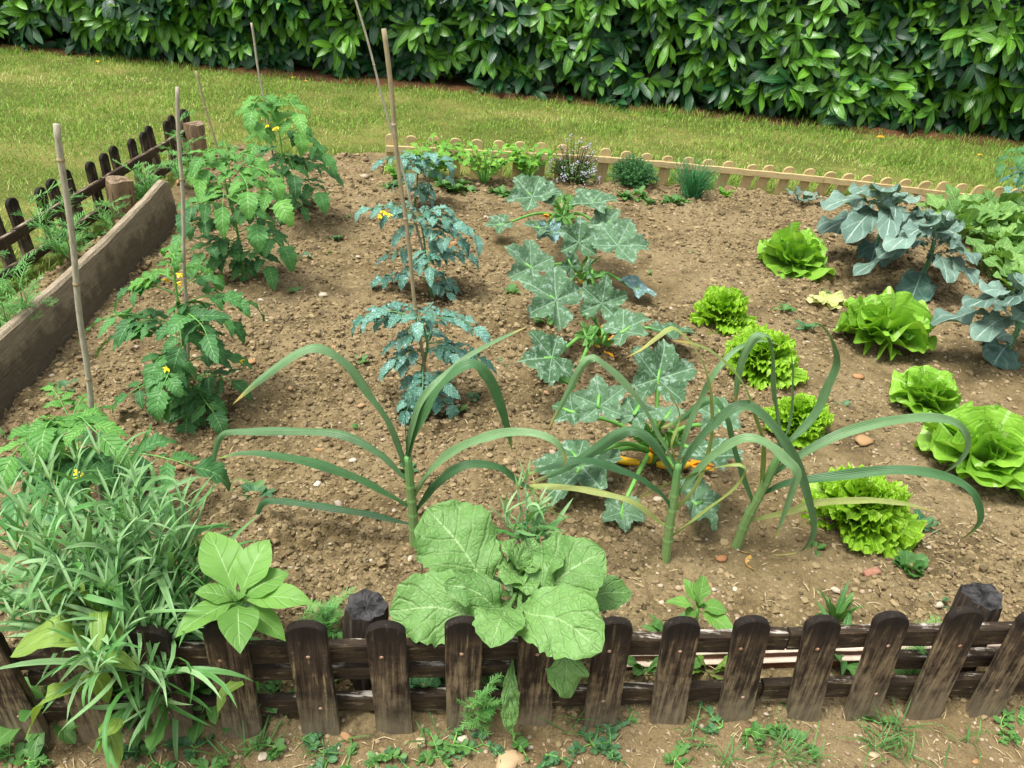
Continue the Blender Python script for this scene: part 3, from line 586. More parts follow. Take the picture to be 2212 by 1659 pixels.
R3 = [onplane(*q, A(-.9, 5.13, 0)-byv*.02, bang) for q in rl]
for a_, b_ in zip(R3[:-1], R3[1:]): a_ = a_.copy(); beam(root, 'rail', a_+bx*.002-A(0, 0, .02), b_-bx*.002-A(0, 0, .02), .042, .02, M['lwoodx'])
# old grey board on edge along the left of the bed
def board():
    root = thing('garden_board', 'long weathered grey board set on edge along the left of the bed', 'board', A(-1.7, 3, 0)); mb = MB(); BH = [.245, .23, .225, .24, .252, .256, .235]
    a, b = A(-1.60, 1.72, 0), A(-1.80, 3.88, 0); n = 90; t = np.linspace(0, 1, n); d = nrm(b-a); nn = A(d[1], -d[0], 0)
    h_ = np.interp(t, [0, .3, .6, .85, .93, .98, 1], BH)+.004*(fbm(t*30, t*0, 3)-.5); h_ = np.where(t > .97, h_, h_)
    th_ = .036; pr = []
    k = 12; V, L = [], []
    for i in range(n):
        hh = h_[i]; lean = .045
        prof_ = [(th_/2, -.08), (th_/2, hh*.25), (th_/2, hh*.5), (th_/2, hh*.8), (th_/2, hh-.01), (th_/2-.008, hh), (-th_/2+.006, hh), (-th_/2, hh-.006), (-th_/2, hh*.5), (-th_/2, -.08)]
        for (o, z) in prof_:
            wv = .004*(fbm(t[i]*18, z*12+o*30, 3)-.5); V.append(a+(b-a)*t[i]+nn*(o+wv-lean*z/.25*.6)+A(0, 0, z)); L.append((o, z/.25, .3))
    m = len(prof_); Q = [(i*m+j, i*m+j+1, i*m+m+j+1, i*m+m+j) for i in range(n-1) for j in range(m-1)]
    e = (n-1)*m; Q += [(e+0, e+1, e+8, e+9), (e+1, e+2, e+7, e+8), (e+2, e+3, e+6, e+7), (e+3, e+4, e+5, e+6)]; Q += [(9, 8, 1, 0), (8, 7, 2, 1), (7, 6, 3, 2), (6, 5, 4, 3)]
    mb.add(V, [q[::-1] for q in Q], L); mb.build('plank', M['boardwet'], root, smooth=False)
def boardmat():
    t = NT('grey_board'); P = t.geo(); u, v, r = t.luv(); gs = t.scale(P, (6, .9, 26)); n = t.noise(9, 6, .7, gs); n2 = t.noise(11, 4, .6, P); n3 = t.noise(60, 4, .7, P)
    c = t.mix(t.sm(n, .3, .7), hexl('867861'), hexl('ac9e86')); c = t.mix(t.m_('MULTIPLY', t.sm(n3, .5, .75), .35), c, hexl('6b5a44'))
    dk = t.sm(t.m_('SUBTRACT', t.m_('MULTIPLY', n2, 1.15), v), -.2, .15); c = t.mix(t.m_('MULTIPLY', dk, .62), c, hexl('3d342b'))
    c = t.mix(t.m_('MULTIPLY', t.m_('MULTIPLY', dk, t.sm(n3, .58, .68)), .5), c, hexl('a59679'))
    t.bump(t.m_('ADD', n, t.m_('MULTIPLY', n3, .5)), 1., .009); return t.fin(c, .9, .15)
M['boardwet'] = boardmat(); board()
def log(name, label, base, top, r, mat, topmat, seed, k=44, square=0.):
    """post cut from a log with a cracked, uneven top"""
    r_ = np.random.default_rng(seed); root = thing(name, label, 'post', base); n = 9; th_ = np.arange(k)*2*math.pi/k
    rad = r*(1+.07*(r_.random(k)-.5)+.07*np.cos(th_*8+seed)*(1-square)+square*.13*np.cos(4*th_)); P = np.asarray(base)+(np.asarray(top)-base)*np.linspace(0, 1, n)[:, None]; ax = nrm(np.asarray(top)-base)
    a = nrm(np.cross(ax, A(0, 1, 0))); b_ = np.cross(ax, a); mb = MB(); V, L = [], []
    for i in range(n):
        rr = rad*(1 if i < n-1 else .955)*(1+.03*np.sin(th_*3+i*.4)); hz = (r*.1*np.sin(th_*2+seed) if i == n-1 else 0*th_)
        V.append(P[i]+rr[:, None]*(np.cos(th_)[:, None]*a+np.sin(th_)[:, None]*b_)+hz[:, None]*ax); L.append(np.stack([th_, np.full(k, i/n), np.full(k, .37)], 1))
    j = np.arange(k); jn = (j+1) % k; Q = np.concatenate([np.stack([m*k+j, m*k+jn, m*k+k+jn, m*k+k+j], 1) for m in range(n-1)])
    mb.add(np.concatenate(V), Q[:, ::-1], np.concatenate(L)); mb.build('log_side', mat, root)
    tp = MB(); ring = V[-1]; c = ring.mean(0); VV = [ring]
    for f in (.75, .5, .25): VV.append(c+(ring-c)*f+ax*(r*.12*(r_.random(k)-.6))[:, None])
    VV = np.concatenate(VV+[[c-ax*r*.05]]); Q = np.concatenate([np.stack([m*k+j, m*k+jn, m*k+k+jn, m*k+k+j], 1) for m in range(3)]); T = np.stack([3*k+j, 3*k+jn, np.full(k, 4*k)], 1)
    tp.addQT(VV, Q, T); tp.build('end_grain', topmat, root, smooth=False)
def upto(base, px, py): q = onplane(px, py, base, 0); return q
b0 = A(-.285, 1.175, -.02); log('post_stump', 'blackened round stump post behind the front fence, left of the crinkled broad-leaved plant', b0, upto(b0, 792, 1308), .044, M['char'], M['chartop'], 4)
b0 = A(1.11, 1.33, -.02); log('post_stump', 'blackened leaning stump post behind the right end of the front fence', b0, upto(b0, 2122, 1285), .044, M['char'], M['chartop'], 7)
b0 = A(-2.09, 3.9, -.02); log('post_stump', 'squared grey brown log post halfway down the left fence', b0, upto(b0, 257, 388), .062, M['log'], M['logtop'], 9, square=1.)
b0 = at(430, 355)*A(1, 1, 0)+A(0, 0, -.02); log('post_stump', 'pale grey cracked log post at the far end of the left fence', b0, upto(b0, 418, 266), .06, M['log'], M['logtop'], 12)
b0 = at(405, 340)*A(1, 1, 0)+A(-.02, .05, -.02); log('fence_post', 'narrow dark post just behind the pale log at the end of the left fence', b0, upto(b0, 397, 240), .03, M['dwood'], M['chartop'], 3, square=1.)
# edging rails lying behind the front fence
root = thing('edging_strip', 'brown plastic edging rails with cream tops lying behind the front fence', 'edging', A(.8, 1.4, 0))
for q0, q1, z in (((1345, 1408), (2185, 1387), .062), ((1300, 1432), (2185, 1408), .036)):
    a_, b_ = at(*q0, z), at(*q1, z); beam(root, 'edging_rail', a_-A(0, 0, .014), b_-A(0, 0, .014), .026, .016, M['edge']); beam(root, 'cream_cap', a_, b_, .008, .026, M['edgetop'])

# ------------------------------------------------------------------ bamboo canes
def cane(label, base, top, r0, r1, mat, nodes, seed, group=None):
    r_ = np.random.default_rng(seed); root = thing('bamboo_cane', label, 'cane', base); base = np.asarray(base)-A(0, 0, .05); d = np.asarray(top)-base; n = 40; t = np.linspace(0, 1, n)
    bow = np.sin(t*math.pi)*.006*r_.normal(); P = base+d*t[:, None]+bow[:, None]*A(1, .3, 0); P[:, 0] += .0025*np.sin(t*17+seed)
    mb = MB(); tube(mb, P, np.linspace(r0, r1, n), 10); mb.build('shaft', mat, root)
    for f in nodes:
        i = f*(n-1); c = P[int(i)]+(P[min(int(i)+1, n-1)]-P[int(i)])*(i-int(i)); rr = r0+(r1-r0)*f; mb = MB(); ax = nrm(d); h_ = rr*.8
        tube(mb, [c-ax*h_, c-ax*h_*.3, c, c+ax*h_*.4, c+ax*h_], [rr*1.0, rr*1.16, rr*1.28, rr*1.12, rr*.99], 10, cap=False); mb.build('node', M['node'], root)
    return P
def gb(px, py): return g(px, py)
CG = 'bamboo canes staking the tomato plants'
b0 = gb(214, 1085); cane('thickest pale bamboo cane, beside the tomato plant at the lower left', b0, onplane(124, 268, b0, 0), 0.0070, 0.0071, M['bamboo'], [.2, .42, .66, .93], 1, CG)
b0 = gb(408, 893); cane('upright pale cane through the tomato plant in front of the grey board', b0, onplane(383, 188, b0, 0), 0.0052, 0.0056, M['bamboo'], [.2, .5, .77], 2, CG)
b0 = gb(532, 592); cane('thin brown cane leaning left over the end of the left fence', b0, onplane(422, 153, b0, 0), 0.0046, 0.0049, M['bamboo_d'], [.3, .6, .85], 3, CG)
b0 = gb(616, 465); cane('slim pale cane beside the farthest left tomato plant', b0, onplane(542, 49, b0, 0), 0.0050, 0.0056, M['bamboo'], [.3, .62, .9], 4, CG)
b0 = gb(931, 890); cane('tan bamboo cane with a cut top, staking the near sprayed tomato plant', b0, onplane(829, 62, b0, 0), 0.0054, 0.0071, M['bamboo_d'], [.17, .34, .58, .8], 5, CG)
b0 = gb(944, 640); cane('long grey cane leaning left and leaving the picture at the top', b0, onplane(757, -40, b0, 0), 0.0058, 0.0042, M['bamboo'], [.3, .55, .78], 6, CG)

# ------------------------------------------------------------------ tomatoes
TOMLEAF = [template([(0, .06), (.12, .55), (.25, 1.), (.34, .7), (.45, .92), (.56, .6), (.66, .7), (.78, .4), (.88, .3), (1, 0)], (.50+.08*k), 17, 2, .45+.35*k, .22, 5+k, .12, wav=(.14, 3, k*2.)) for k in range(4)]
def leaflets(mb, O, Y, N, sc, rn, r_):
    O, Y, N, sc, rn = map(np.array, (O, Y, N, sc, rn)); ch = r_.integers(0, 4, len(O))
    for k in range(4):
        s_ = ch == k
        if s_.any(): inst(mb, TOMLEAF[k], O[s_], Y[s_], N[s_], sc[s_], rn[s_])
def compound(fol, st, a, b, r_, up=.16, size=1., pairs=3, thick=.0028, lim=None):
    """tomato leaf: a curved stalk from a to b with toothed leaflets"""
    a, b = np.asarray(a, float), np.asarray(b, float); L = np.linalg.norm(b-a); side0 = nrm(np.cross(b-a, A(0, 0, 1)))
    P = resample([a, a+(b-a)*.35+A(0, 0, up*L), a+(b-a)*.72+A(0, 0, up*L*.85)+side0*r_.normal(0, .03*L), b], 16); T = nrm(np.gradient(P, axis=0))
    tube(st, P[:14], np.linspace(thick, thick*.45, 14), 6)
    O, Y, N, sc, rn = [], [], [], [], []
    base = np.clip(L*.42, *(lim if lim else (.086, .118)))
    def one(p, t, sgn, ang, s_):
        sd_ = nrm(np.cross(t, A(0, 0, 1))); n_ = nrm(np.cross(sd_, t))
        y = t*math.cos(ang)+sd_*sgn*math.sin(ang)+A(0, 0, -.24)+r_.normal(0, .18, 3)
        O.append(p+nrm(y)*s_*.12); Y.append(y); N.append(n_+A(0, -.15, .45)+r_.normal(0, .25, 3)); sc.append(s_); rn.append(r_.random())
        tube(st, [p, p+nrm(y)*s_*.16], [thick*.4, thick*.3], 4, cap=False)
    one(P[12], T[13], 1, r_.normal(0, .1), base*1.12)
    for q, f in enumerate(np.linspace(.34, .72, pairs)):
        i = int(f*15)
        for sg in (-1, 1): one(P[i], T[i], sg, r_.uniform(.8, 1.15), base*(.92-.1*abs(q-1))*r_.uniform(.8, 1.1))
    for f in (.5, .62):
        i = int(f*15)
        for sg in (-1, 1):
            if r_.random() < .7: one(P[i], T[i], sg, 1.2, base*.36)
    leaflets(fol, O, Y, N, sc, rn, r_)
def flower(mb, p, r_, s_=.017):
    for k in range(5):
        a = k*1.257+r_.random(); el = r_.uniform(-.5, .4); P = arc(p, a, el, s_, .9, 5); V, Fc, L = strip(P, prof(LANCE, 5)*s_*.28); mb.add(V, Fc, L)
    tube(mb, [p, p+A(0, -.004, -.006)], [.002, .001], 5)
def tomato(label, base, top, tips, seed, mats=('tomato', 'tomato_young', 'stem'), size=1., flowers=(), extra=4, group='tomato plants in the bed', young=.75):
    lim = (.068, .092) if 'blue' in mats[0] else None; ly = (.035, .06)
    r_ = np.random.default_rng(seed); base, top = np.asarray(base), np.asarray(top); Ht = top[2]-base[2]
    root = thing('tomato_plant', label, 'tomato plant', base, group); st, fol, yg = MB(), MB(), MB()
    S_ = resample([base-A(0, 0, .03), base+(top-base)*.33+r_.normal(0, .012, 3)*A(1, 1, 0), base+(top-base)*.68+r_.normal(0, .015, 3)*A(1, 1, 0), top], 24); tube(st, S_, np.linspace(.0075, .0032, 24)*size**.3, 8)
    def stem_at(z): i = np.clip((z-base[2])/Ht, .06, .98)*23; k = int(i); return S_[k]+(S_[min(k+1, 23)]-S_[k])*(i-k)
    for (px, py, z) in tips:
        b = at(px, py, z) if len((px, py, z)) == 3 else None
        d = np.linalg.norm((b-stem_at(z))[:2]); a = stem_at(min(z+.02+r_.uniform(-.05, .03), top[2]-.01) if z > .12 else z+.05)
        compound(yg if z > base[2]+Ht*young else fol, st, a, b, r_, size=size*(1. if d > .12 else 1.25), pairs=3, lim=lim)
    for i in range(extra):
        z = base[2]+Ht*r_.uniform(.2, .85); a = stem_at(z); az_ = r_.uniform(0, 6.28); l = r_.uniform(.1, .19)*size; b = a+A(math.cos(az_)*l, math.sin(az_)*l, r_.uniform(-.07, .03)); compound(fol, st, a, b, r_, lim=lim)
    for i in range(6):
        az_ = i*1.05+r_.random(); l = r_.uniform(.06, .11)*size; a = S_[21+i % 3]; b = a+A(math.cos(az_)*l, math.sin(az_)*l, r_.uniform(-.01, .06)); compound(yg, st, a, b, r_, pairs=3, thick=.002, lim=ly)
    st.build('stem', M[mats[2]], root); fol.build('foliage', M[mats[0]], root); yg.build('young_foliage', M[mats[1]], root)
    if flowers:
        for q in flowers: fl = MB(); flower(fl, at(*q), r_); fl.build('flower', M['yellow'], root)
    return root
def topof(base, px, py): return onplane(px, py, np.asarray(base), 0)
def tie(p, r_=.012):
    mb = MB(); t = np.linspace(0, 6.28, 14); tube(mb, np.stack([p[0]+r_*np.cos(t), p[1]+r_*np.sin(t), p[2]+.003*np.sin(t*2)], 1), .0016, 5)
    tube(mb, resample([p+A(r_, 0, 0), p+A(r_+.01, -.01, -.02), p+A(r_+.004, -.012, -.05)], 6), .0014, 5); return mb
b0 = g(200, 1098); r0 = tomato('green tomato plant low at the left edge, behind the clump of narrow silvery leaves', b0, topof(b0, 150, 905), [(470, 1035, .17), (8, 1010, .3), (40, 1100, .22), (235, 960, .34), (90, 940, .36), (330, 1100, .12), (160, 1090, .2), (110, 1130, .2)], 31, flowers=[(168, 1020, .3), (162, 1030, .28)], extra=2, size=1.)
b0 = g(404, 893); r0 = tomato('bushy green tomato plant in front of the grey board, nearest whole one', b0, topof(b0, 372, 552), [(560, 662, .36), (512, 705, .33), (518, 830, .14), (475, 905, .07), (400, 925, .04), (195, 700, .3), (225, 735, .25), (258, 868, .1), (340, 862, .2), (395, 765, .33), (455, 745, .38), (255, 640, .42), (300, 610, .45), (470, 600, .42), (330, 790, .24), (500, 780, .2), (405, 660, .42)], 32, flowers=[(357, 603, .46), (388, 592, .46), (383, 612, .44), (520, 780, .2), (360, 795, .25)], extra=6)
tie(b0+A(0, 0, .36)).build('tie', M['string'], r0)
b0 = g(524, 597); r0 = tomato('tall bushy tomato plant at the far end of the grey board', b0, topof(b0, 492, 330), [(630, 548, .2), (590, 590, .1), (380, 470, .35), (378, 520, .25), (425, 560, .18), (425, 400, .5), (560, 510, .34), (625, 455, .42), (560, 345, .56), (430, 350, .58), (590, 400, .5), (480, 470, .42), (470, 565, .14), (540, 440, .46)], 33, extra=9)
tie(b0+A(0, 0, .3)).build('tie', M['string'], r0)
b0 = g(624, 469); r0 = tomato('farthest tomato plant on the left, with a lone flowering top beside a slim cane', b0, topof(b0, 592, 232), [(718, 352, .38), (705, 432, .2), (722, 385, .3), (605, 412, .28), (660, 458, .1), (600, 455, .1), (690, 320, .42), (540, 330, .46), (540, 262, .62), (655, 275, .6), (648, 310, .5), (560, 290, .56), (640, 400, .3)], 34, flowers=[(578, 270, .62), (600, 274, .6), (593, 277, .6)], extra=7)
tie(b0+A(-.02, 0, .5)).build('tie', M['string'], r0)
TB = ('tomato_blue', 'tomato_blue', 'stem_dark')
b0 = g(922, 893); tomato('bluish sprayed tomato plant with white flecked leaves, nearest of the middle row', b0, topof(b0, 910, 690), [(765, 692, .34), (800, 700, .32), (1038, 722, .32), (1050, 782, .2), (870, 900, .04), (975, 885, .06), (835, 790, .2), (1010, 690, .34), (905, 700, .4), (880, 850, .12), (965, 840, .16), (850, 740, .28), (980, 770, .26)], 35, TB, .82, extra=5, group='tomato plants in the bed')
b0 = g(938, 640); tomato('bluish sprayed tomato plant with yellow flowers on its left, middle of its row', b0, topof(b0, 907, 468), [(815, 612, .05), (968, 640, .04), (1050, 520, .3), (1020, 560, .2), (782, 458, .4), (965, 455, .42), (860, 510, .3), (990, 495, .36), (830, 560, .18), (925, 590, .2), (1000, 530, .3), (870, 600, .12), (950, 520, .3), (830, 470, .38)], 36, TB, .85, flowers=[(826, 456, .42), (832, 462, .42), (822, 466, .4), (842, 463, .4)], extra=5)
b0 = g(893, 452); tomato('sprayed tomato plant farthest up the middle row, in front of the pine fence', b0, topof(b0, 900, 355), [(812, 352, .3), (970, 390, .2), (975, 355, .3), (850, 400, .16), (945, 335, .36), (880, 385, .26), (930, 430, .08), (865, 345, .34)], 37, TB, .85, extra=3)
b0 = g(2235, 462); tomato('dark leaved tomato plant cut off by the right edge of the picture', b0, topof(b0, 2222, 345), [(2150, 380, .34), (2165, 432, .2), (2180, 360, .42), (2170, 460, .12), (2200, 400, .3)], 38, ('tomato_blue', 'tomato', 'stem_dark'), .8, extra=2)

# ------------------------------------------------------------------ leeks
def leek(label, base, stem_px, leaves, rw=.0125, extra=None):
    base = np.asarray(base, float); root = thing('leek', label, 'leek', base, 'leeks with long arching leaves')
    sp = [base-A(0, 0, .03)]+[onplane(*q, base, 0) for q in stem_px]; P = resample(sp, 22); R_ = np.interp(np.linspace(0, 1, 22), [0, .1, .5, 1], [rw*1.12, rw*1.05, rw*.95, rw*.8]); mb = MB(); tube(mb, P, R_, 12); o = mb.build('stem', M['leekstem'], root)
    for f in (.3, .45, .6, .75): # collars where leaves leave the stem
        i = f*21; k = int(i); mb = MB(); ax = nrm(P[k+1]-P[k]); c = P[k]; tube(mb, [c-ax*.012, c, c+ax*.004], [R_[k]*1.0, R_[k]*1.14, R_[k]*1.02], 12, cap=False); q = mb.build('sheath', M['leekstem'], root); q.parent = o
    for (pts, az_, w, mat, roll) in leaves:
        q0 = onplane(*pts[0], base, 0); Q = [q0+(0 if False else 0)]
        for p in pts[1:]: Q.append(onplane(*p, q0, math.radians(az_)))
        n = 44; C = resample(Q, n); v = np.linspace(0, 1, n); wd = .72*w*np.interp(v, [0, .04, .25, .55, .85, .95, 1], [.55, .75, 1, .92, .5, .24, .0])
        pl = A(-math.sin(math.radians(az_)), math.cos(math.radians(az_)), 0)*(-1)
        fold = np.interp(v, [0, .12, .5, 1], [1.0, .6, .38, .25])
        T = nrm(np.gradient(C, axis=0)); hang = np.clip((-T[:, 2]-.35)/.5, 0, 1)*np.clip((v-.3)*5, 0, 1); hang = hang*hang*(3-2*hang); sg = 1 if roll >= 0 else -1
        r_ = math.radians(roll)*np.interp(v, [0, .2, .8, 1], [.35, 1, 1, 1.2]); r_ = r_*(1-hang)+hang*sg*math.radians(78); r_ = r_+.55*(fbm(v*5+w*4000, v*0, 2)-.5); wd = wd*(1+.22*(fbm(v*8+w*3000, v*0+3, 2)-.5))
        V, Fc, L = strip(C, wd, side=pl, roll=r_, fold=fold, nu=3, wav=(.12, 4, w*900), rnd=rng.random()); mb = MB(); mb.add(V, Fc, L); mb.build('leaf', M[mat], root)
    if extra:
        mb = MB(); C = resample([at(*q, .012) for q in extra], 20); V, Fc, L = strip(C, .006*np.sin(np.linspace(.15, 3.0, 20)), roll=.6, nu=1, wav=(.4, 3, 1.)); mb.add(V, Fc, L); mb.build('dry_leaf', M['dry'], root)
    return root
b0 = g(895, 1198)
leek('leek with wide arching leaves standing alone, left of the crinkled broad-leaved plant', b0, [(893, 1120), (886, 1050), (881, 985)], [
 ([(882, 1010), (850, 920), (790, 832), (742, 777), (692, 749), (642, 762), (562, 820), (502, 874)], 14, .024, 'leek', 24),
 ([(882, 1035), (830, 985), (745, 938), (645, 929), (540, 931), (485, 936), (464, 975), (456, 1070)], -12, .020, 'leek', 28),
 ([(886, 1090), (800, 1042), (705, 1006), (602, 983), (525, 978), (468, 991)], 10, .021, 'leek_d', 20),
 ([(890, 1130), (800, 1109), (700, 1093), (603, 1081), (566, 1089), (546, 1140), (539, 1172)], -8, .017, 'leek_d', 22),
 ([(884, 1000), (902, 935), (942, 858), (985, 806), (1022, 790), (1056, 817), (1080, 872), (1096, 925), (1107, 978)], 12, .025, 'leek_d', -14),
 ([(881, 990), (892, 920), (922, 850), (1002, 778), (1070, 738), (1138, 706)], 35, .014, 'leek', -20),
 ([(880, 985), (876, 900), (871, 792)], 0, .005, 'leek', 0),
 ([(893, 1080), (940, 1012), (1000, 966), (1080, 938), (1152, 936), (1202, 956), (1222, 990), (1216, 1012)], -14, .022, 'leek', -26),
 ([(897, 1112), (950, 1042), (1010, 1005), (1080, 1012), (1122, 1042), (1160, 1062)], 12, .020, 'leek_d', -24)], .0128)
b0 = g(1437, 1218)
leek('leek with a tangle of crossing leaves, right of the crinkled broad-leaved plant', b0, [(1446, 1140), (1458, 1060), (1465, 1000)], [
 ([(1466, 1010), (1420, 925), (1372, 845), (1305, 783), (1281, 771), (1254, 797), (1214, 873), (1182, 932)], 14, .021, 'leek', 22),
 ([(1463, 1035), (1433, 980), (1397, 940), (1366, 927), (1337, 937), (1270, 983), (1203, 1020), (1142, 1044)], -10, .023, 'leek', 24),
 ([(1457, 1095), (1420, 1053), (1370, 1023), (1303, 1000), (1257, 993), (1210, 1003), (1155, 1018), (1127, 1034)], 16, .020, 'leek_d', 24),
 ([(1447, 1140), (1370, 1083), (1287, 1060), (1204, 1050), (1146, 1053), (1172, 1082), (1226, 1135)], -14, .017, 'leek_y', 20),
 ([(1464, 1035), (1502, 968), (1557, 905), (1606, 877), (1650, 904), (1697, 958), (1722, 1005), (1745, 1075), (1758, 1140), (1740, 1182), (1700, 1197), (1666, 1198)], 6, .022, 'leek', -26),
 ([(1458, 1085), (1524, 1002), (1574, 964), (1617, 948), (1660, 963), (1700, 996), (1721, 1020), (1712, 1055), (1690, 1120), (1672, 1168)], -12, .021, 'leek', -26),
 ([(1466, 1010), (1480, 945), (1507, 880), (1540, 813), (1584, 760), (1624, 741), (1660, 738), (1692, 750)], 30, .012, 'leek', -18),
 ([(1455, 1110), (1498, 1065), (1528, 1005), (1542, 930), (1539, 850), (1520, 783), (1490, 735), (1455, 707), (1425, 725), (1388, 753), (1352, 773)], 22, .019, 'leek_y', 16),
 ([(1452, 1160), (1520, 1110), (1590, 1055), (1613, 1014), (1592, 1001), (1522, 1015), (1440, 1045), (1366, 1084)], -18, .013, 'leek_y', -14),
 ([(1466, 1005), (1452, 960), (1470, 900), (1440, 840), (1400, 818)], 25, .007, 'leek_y', 0)], .0128, extra=[(1425, 1196), (1395, 1204), (1360, 1196), (1338, 1180), (1330, 1172)])
b0 = g(1588, 1186)
leek('leaning leek with leaves reaching far right over the pale frilly lettuce', b0, [(1612, 1125), (1640, 1070), (1668, 1015), (1690, 975)], [
 ([(1632, 1090), (1615, 1040), (1597, 986), (1574, 903), (1547, 863), (1514, 873), (1474, 905), (1425, 925)], -10, .023, 'leek_d', 20),
 ([(1648, 1055), (1655, 970), (1638, 903), (1620, 853), (1590, 803), (1547, 763), (1500, 742), (1450, 735)], 24, .021, 'leek_y', 14),
 ([(1690, 980), (1687, 920), (1678, 853), (1672, 760), (1658, 722), (1634, 727), (1607, 770), (1594, 820), (1587, 886)], 10, .022, 'leek', 8),
 ([(1692, 965), (1710, 903), (1714, 820), (1709, 752)], 20, .009, 'leek', 0),
 ([(1693, 970), (1757, 903), (1790, 836), (1810, 783), (1801, 736), (1774, 702), (1741, 694)], 20, .020, 'leek', -10),
 ([(1668, 1030), (1724, 990), (1807, 943), (1907, 913), (2007, 903), (2067, 917), (2091, 953), (2074, 993), (2034, 1023), (1994, 1046)], 8, .022, 'leek', -26),
 ([(1646, 1072), (1707, 1046), (1807, 1030), (1940, 1016), (2040, 1030), (2100, 1063), (2118, 1110), (2107, 1140), (2065, 1172)], -10, .022, 'leek_d', -28),
 ([(1618, 1128), (1700, 1108), (1764, 1088), (1874, 1082), (1960, 1090), (2022, 1106)], 10, .017, 'leek_y', -20)], .0135, extra=[(1600, 1190), (1622, 1200), (1610, 1215), (1632, 1235)])

# ------------------------------------------------------------------ courgettes
def palmate(R, r_, nph=97, nr=10, cup=.16, wave=.05, deep=.5):
    ph = np.linspace(-math.pi, math.pi, nph); lob = A(0, 1.05, -1.05, 2.15, -2.15); ll = A(1., .97, .97, .8, .8)
    d = np.abs(ph[:, None]-lob[None]); Rr = (deep+(ll[None]-deep)*np.exp(-(d/.4)**2)).max(1); Rr = Rr*np.where(np.abs(ph) > 2.75, np.clip((math.pi-np.abs(ph))/.39, .12, 1)**.6, 1)
    Rr = Rr*(1+.065*(np.abs((ph*4.3) % 1-.5)*4-1))*(1+.06*(r_.random(nph)-.5)); rr = np.linspace(0.02, 1, nr)
    X = R*rr[:, None]*Rr[None]*np.sin(ph)[None]; Y = R*rr[:, None]*Rr[None]*np.cos(ph)[None]; q = np.hypot(X, Y)/R
    vd = d.min(1)[None]*q
    Z = R*(cup*q**1.7*.9-.05*np.cos(ph*5)[None]*q*0-wave*q*np.cos(ph[None]*5.98)*.9+wave*.9*q**2*np.sin(ph[None]*2.6+r_.uniform(0, 6))+.5*wave*q**2*np.sin(ph[None]*7+r_.uniform(0, 6)))-R*(cup+.1)*np.maximum(q-.55, 0)**2*2
    L = np.stack([np.clip(vd*2.2, 0, 1), np.broadcast_to(rr[:, None], vd.shape), np.full(vd.shape, r_.random())], -1)
    return np.stack([X, Y, Z], -1).reshape(-1, 3), gridF(nph, nr), L.reshape(-1, 3)
def frame(y, n):
    y = nrm(np.asarray(y, float)); x = nrm(np.cross(y, np.asarray(n, float))); return np.stack([x, y, np.cross(x, y)])
def courgette(label, base, leaves, seed, fruits=(), n_extra=3):
    r_ = np.random.default_rng(seed); base = np.asarray(base, float); root = thing('courgette_plant', label, 'courgette plant', base, 'courgette plants with mottled leaves')
    crown = base+A(0, 0, .05); mb = MB(); tube(mb, [base-A(0, 0, .03), base+A(0, 0, .03), crown], [.018, .02, .013], 10); mb.build('stem', M['stem'], root)
    for (ax_, ay, tx, ty, w, za, zt, mat, tilt) in leaves:
        up_ = .07 if za > .12 else 0; a = at(ax_, ay, za+up_); t = at(tx, ty, zt+up_*1.2); sc = w/F*depth(a); y = nrm(t-a); nn = A(0, -.35, 1)+r_.normal(0, .25, 3)+A(*tilt) if tilt else A(0, -.35, 1)+r_.normal(0, .28, 3)
        yo = mat == 'zuc_young'; V, Fc, L = palmate(sc*.6, r_, cup=.36 if yo else r_.uniform(.2, .45), wave=.12 if yo else r_.uniform(.08, .13), deep=.4 if yo else .58); fr = frame(y, nn); mb = MB(); mb.add(V@fr+a, Fc, L); lf = mb.build('leaf', M[mat], root)
        C = resample([crown+A(0, 0, -.01), crown+(a-crown)*.45+A(0, 0, .03), a-y*.01-A(0, 0, .004), a+y*.03], 14); mb = MB(); tube(mb, C, np.linspace(.0095, .005, 14), 8); s_ = mb.build('leaf_stalk', M['stem'], root); s_.parent = lf
    for i in range(n_extra):
        az_ = r_.uniform(0, 6.28); C = arc(crown, az_, 1.1, r_.uniform(.08, .14), .5, 8); mb = MB(); tube(mb, C, np.linspace(.006, .003, 8), 7); V, Fc, L = palmate(r_.uniform(.035, .06), r_, cup=.5, wave=.1, deep=.35); fr = frame(C[-1]-C[-2], A(0, -.6, 1)+r_.normal(0, .3, 3)); m2 = MB(); m2.add(V@fr+C[-1], Fc, L); lf = m2.build('young_leaf', M['zuc_young'], root); s_ = mb.build('leaf_stalk', M['stem'], root); s_.parent = lf
    for (p0, p1, z0, z1, r) in fruits:
        a, b = at(*p0, z0), at(*p1, z1); C = resample([a, (a+b)/2+A(0, 0, -.004), b], 12); mb = MB(); tube(mb, C, r*A(.55, .8, .95, 1, 1, 1, 1, 1, .98, .93, .8, .5), 10); fq = mb.build('courgette', M['courg'], root)
        mb = MB(); d = nrm(b-a)
        for k in range(5):
            s_ = nrm(np.cross(d, r_.normal(0, 1, 3))); P = [b, b+d*r*2+s_*r*1.0, b+d*r*4+s_*r*.9-A(0, 0, r*.6), b+d*r*5.5+s_*r*.6-A(0, 0, r*1.2)]; V, Fc, L = strip(resample(P, 8), r*.8*A(.6, 1, 1.1, 1.05, .9, .8, .5, 0), wav=(.3, 2, k)); mb.add(V, Fc, L)
        q = mb.build('withered_flower', M['orange'], root); q.parent = fq
U = None
Z, ZB, ZY = 'zuc', 'zuc_blue', 'zuc_young'
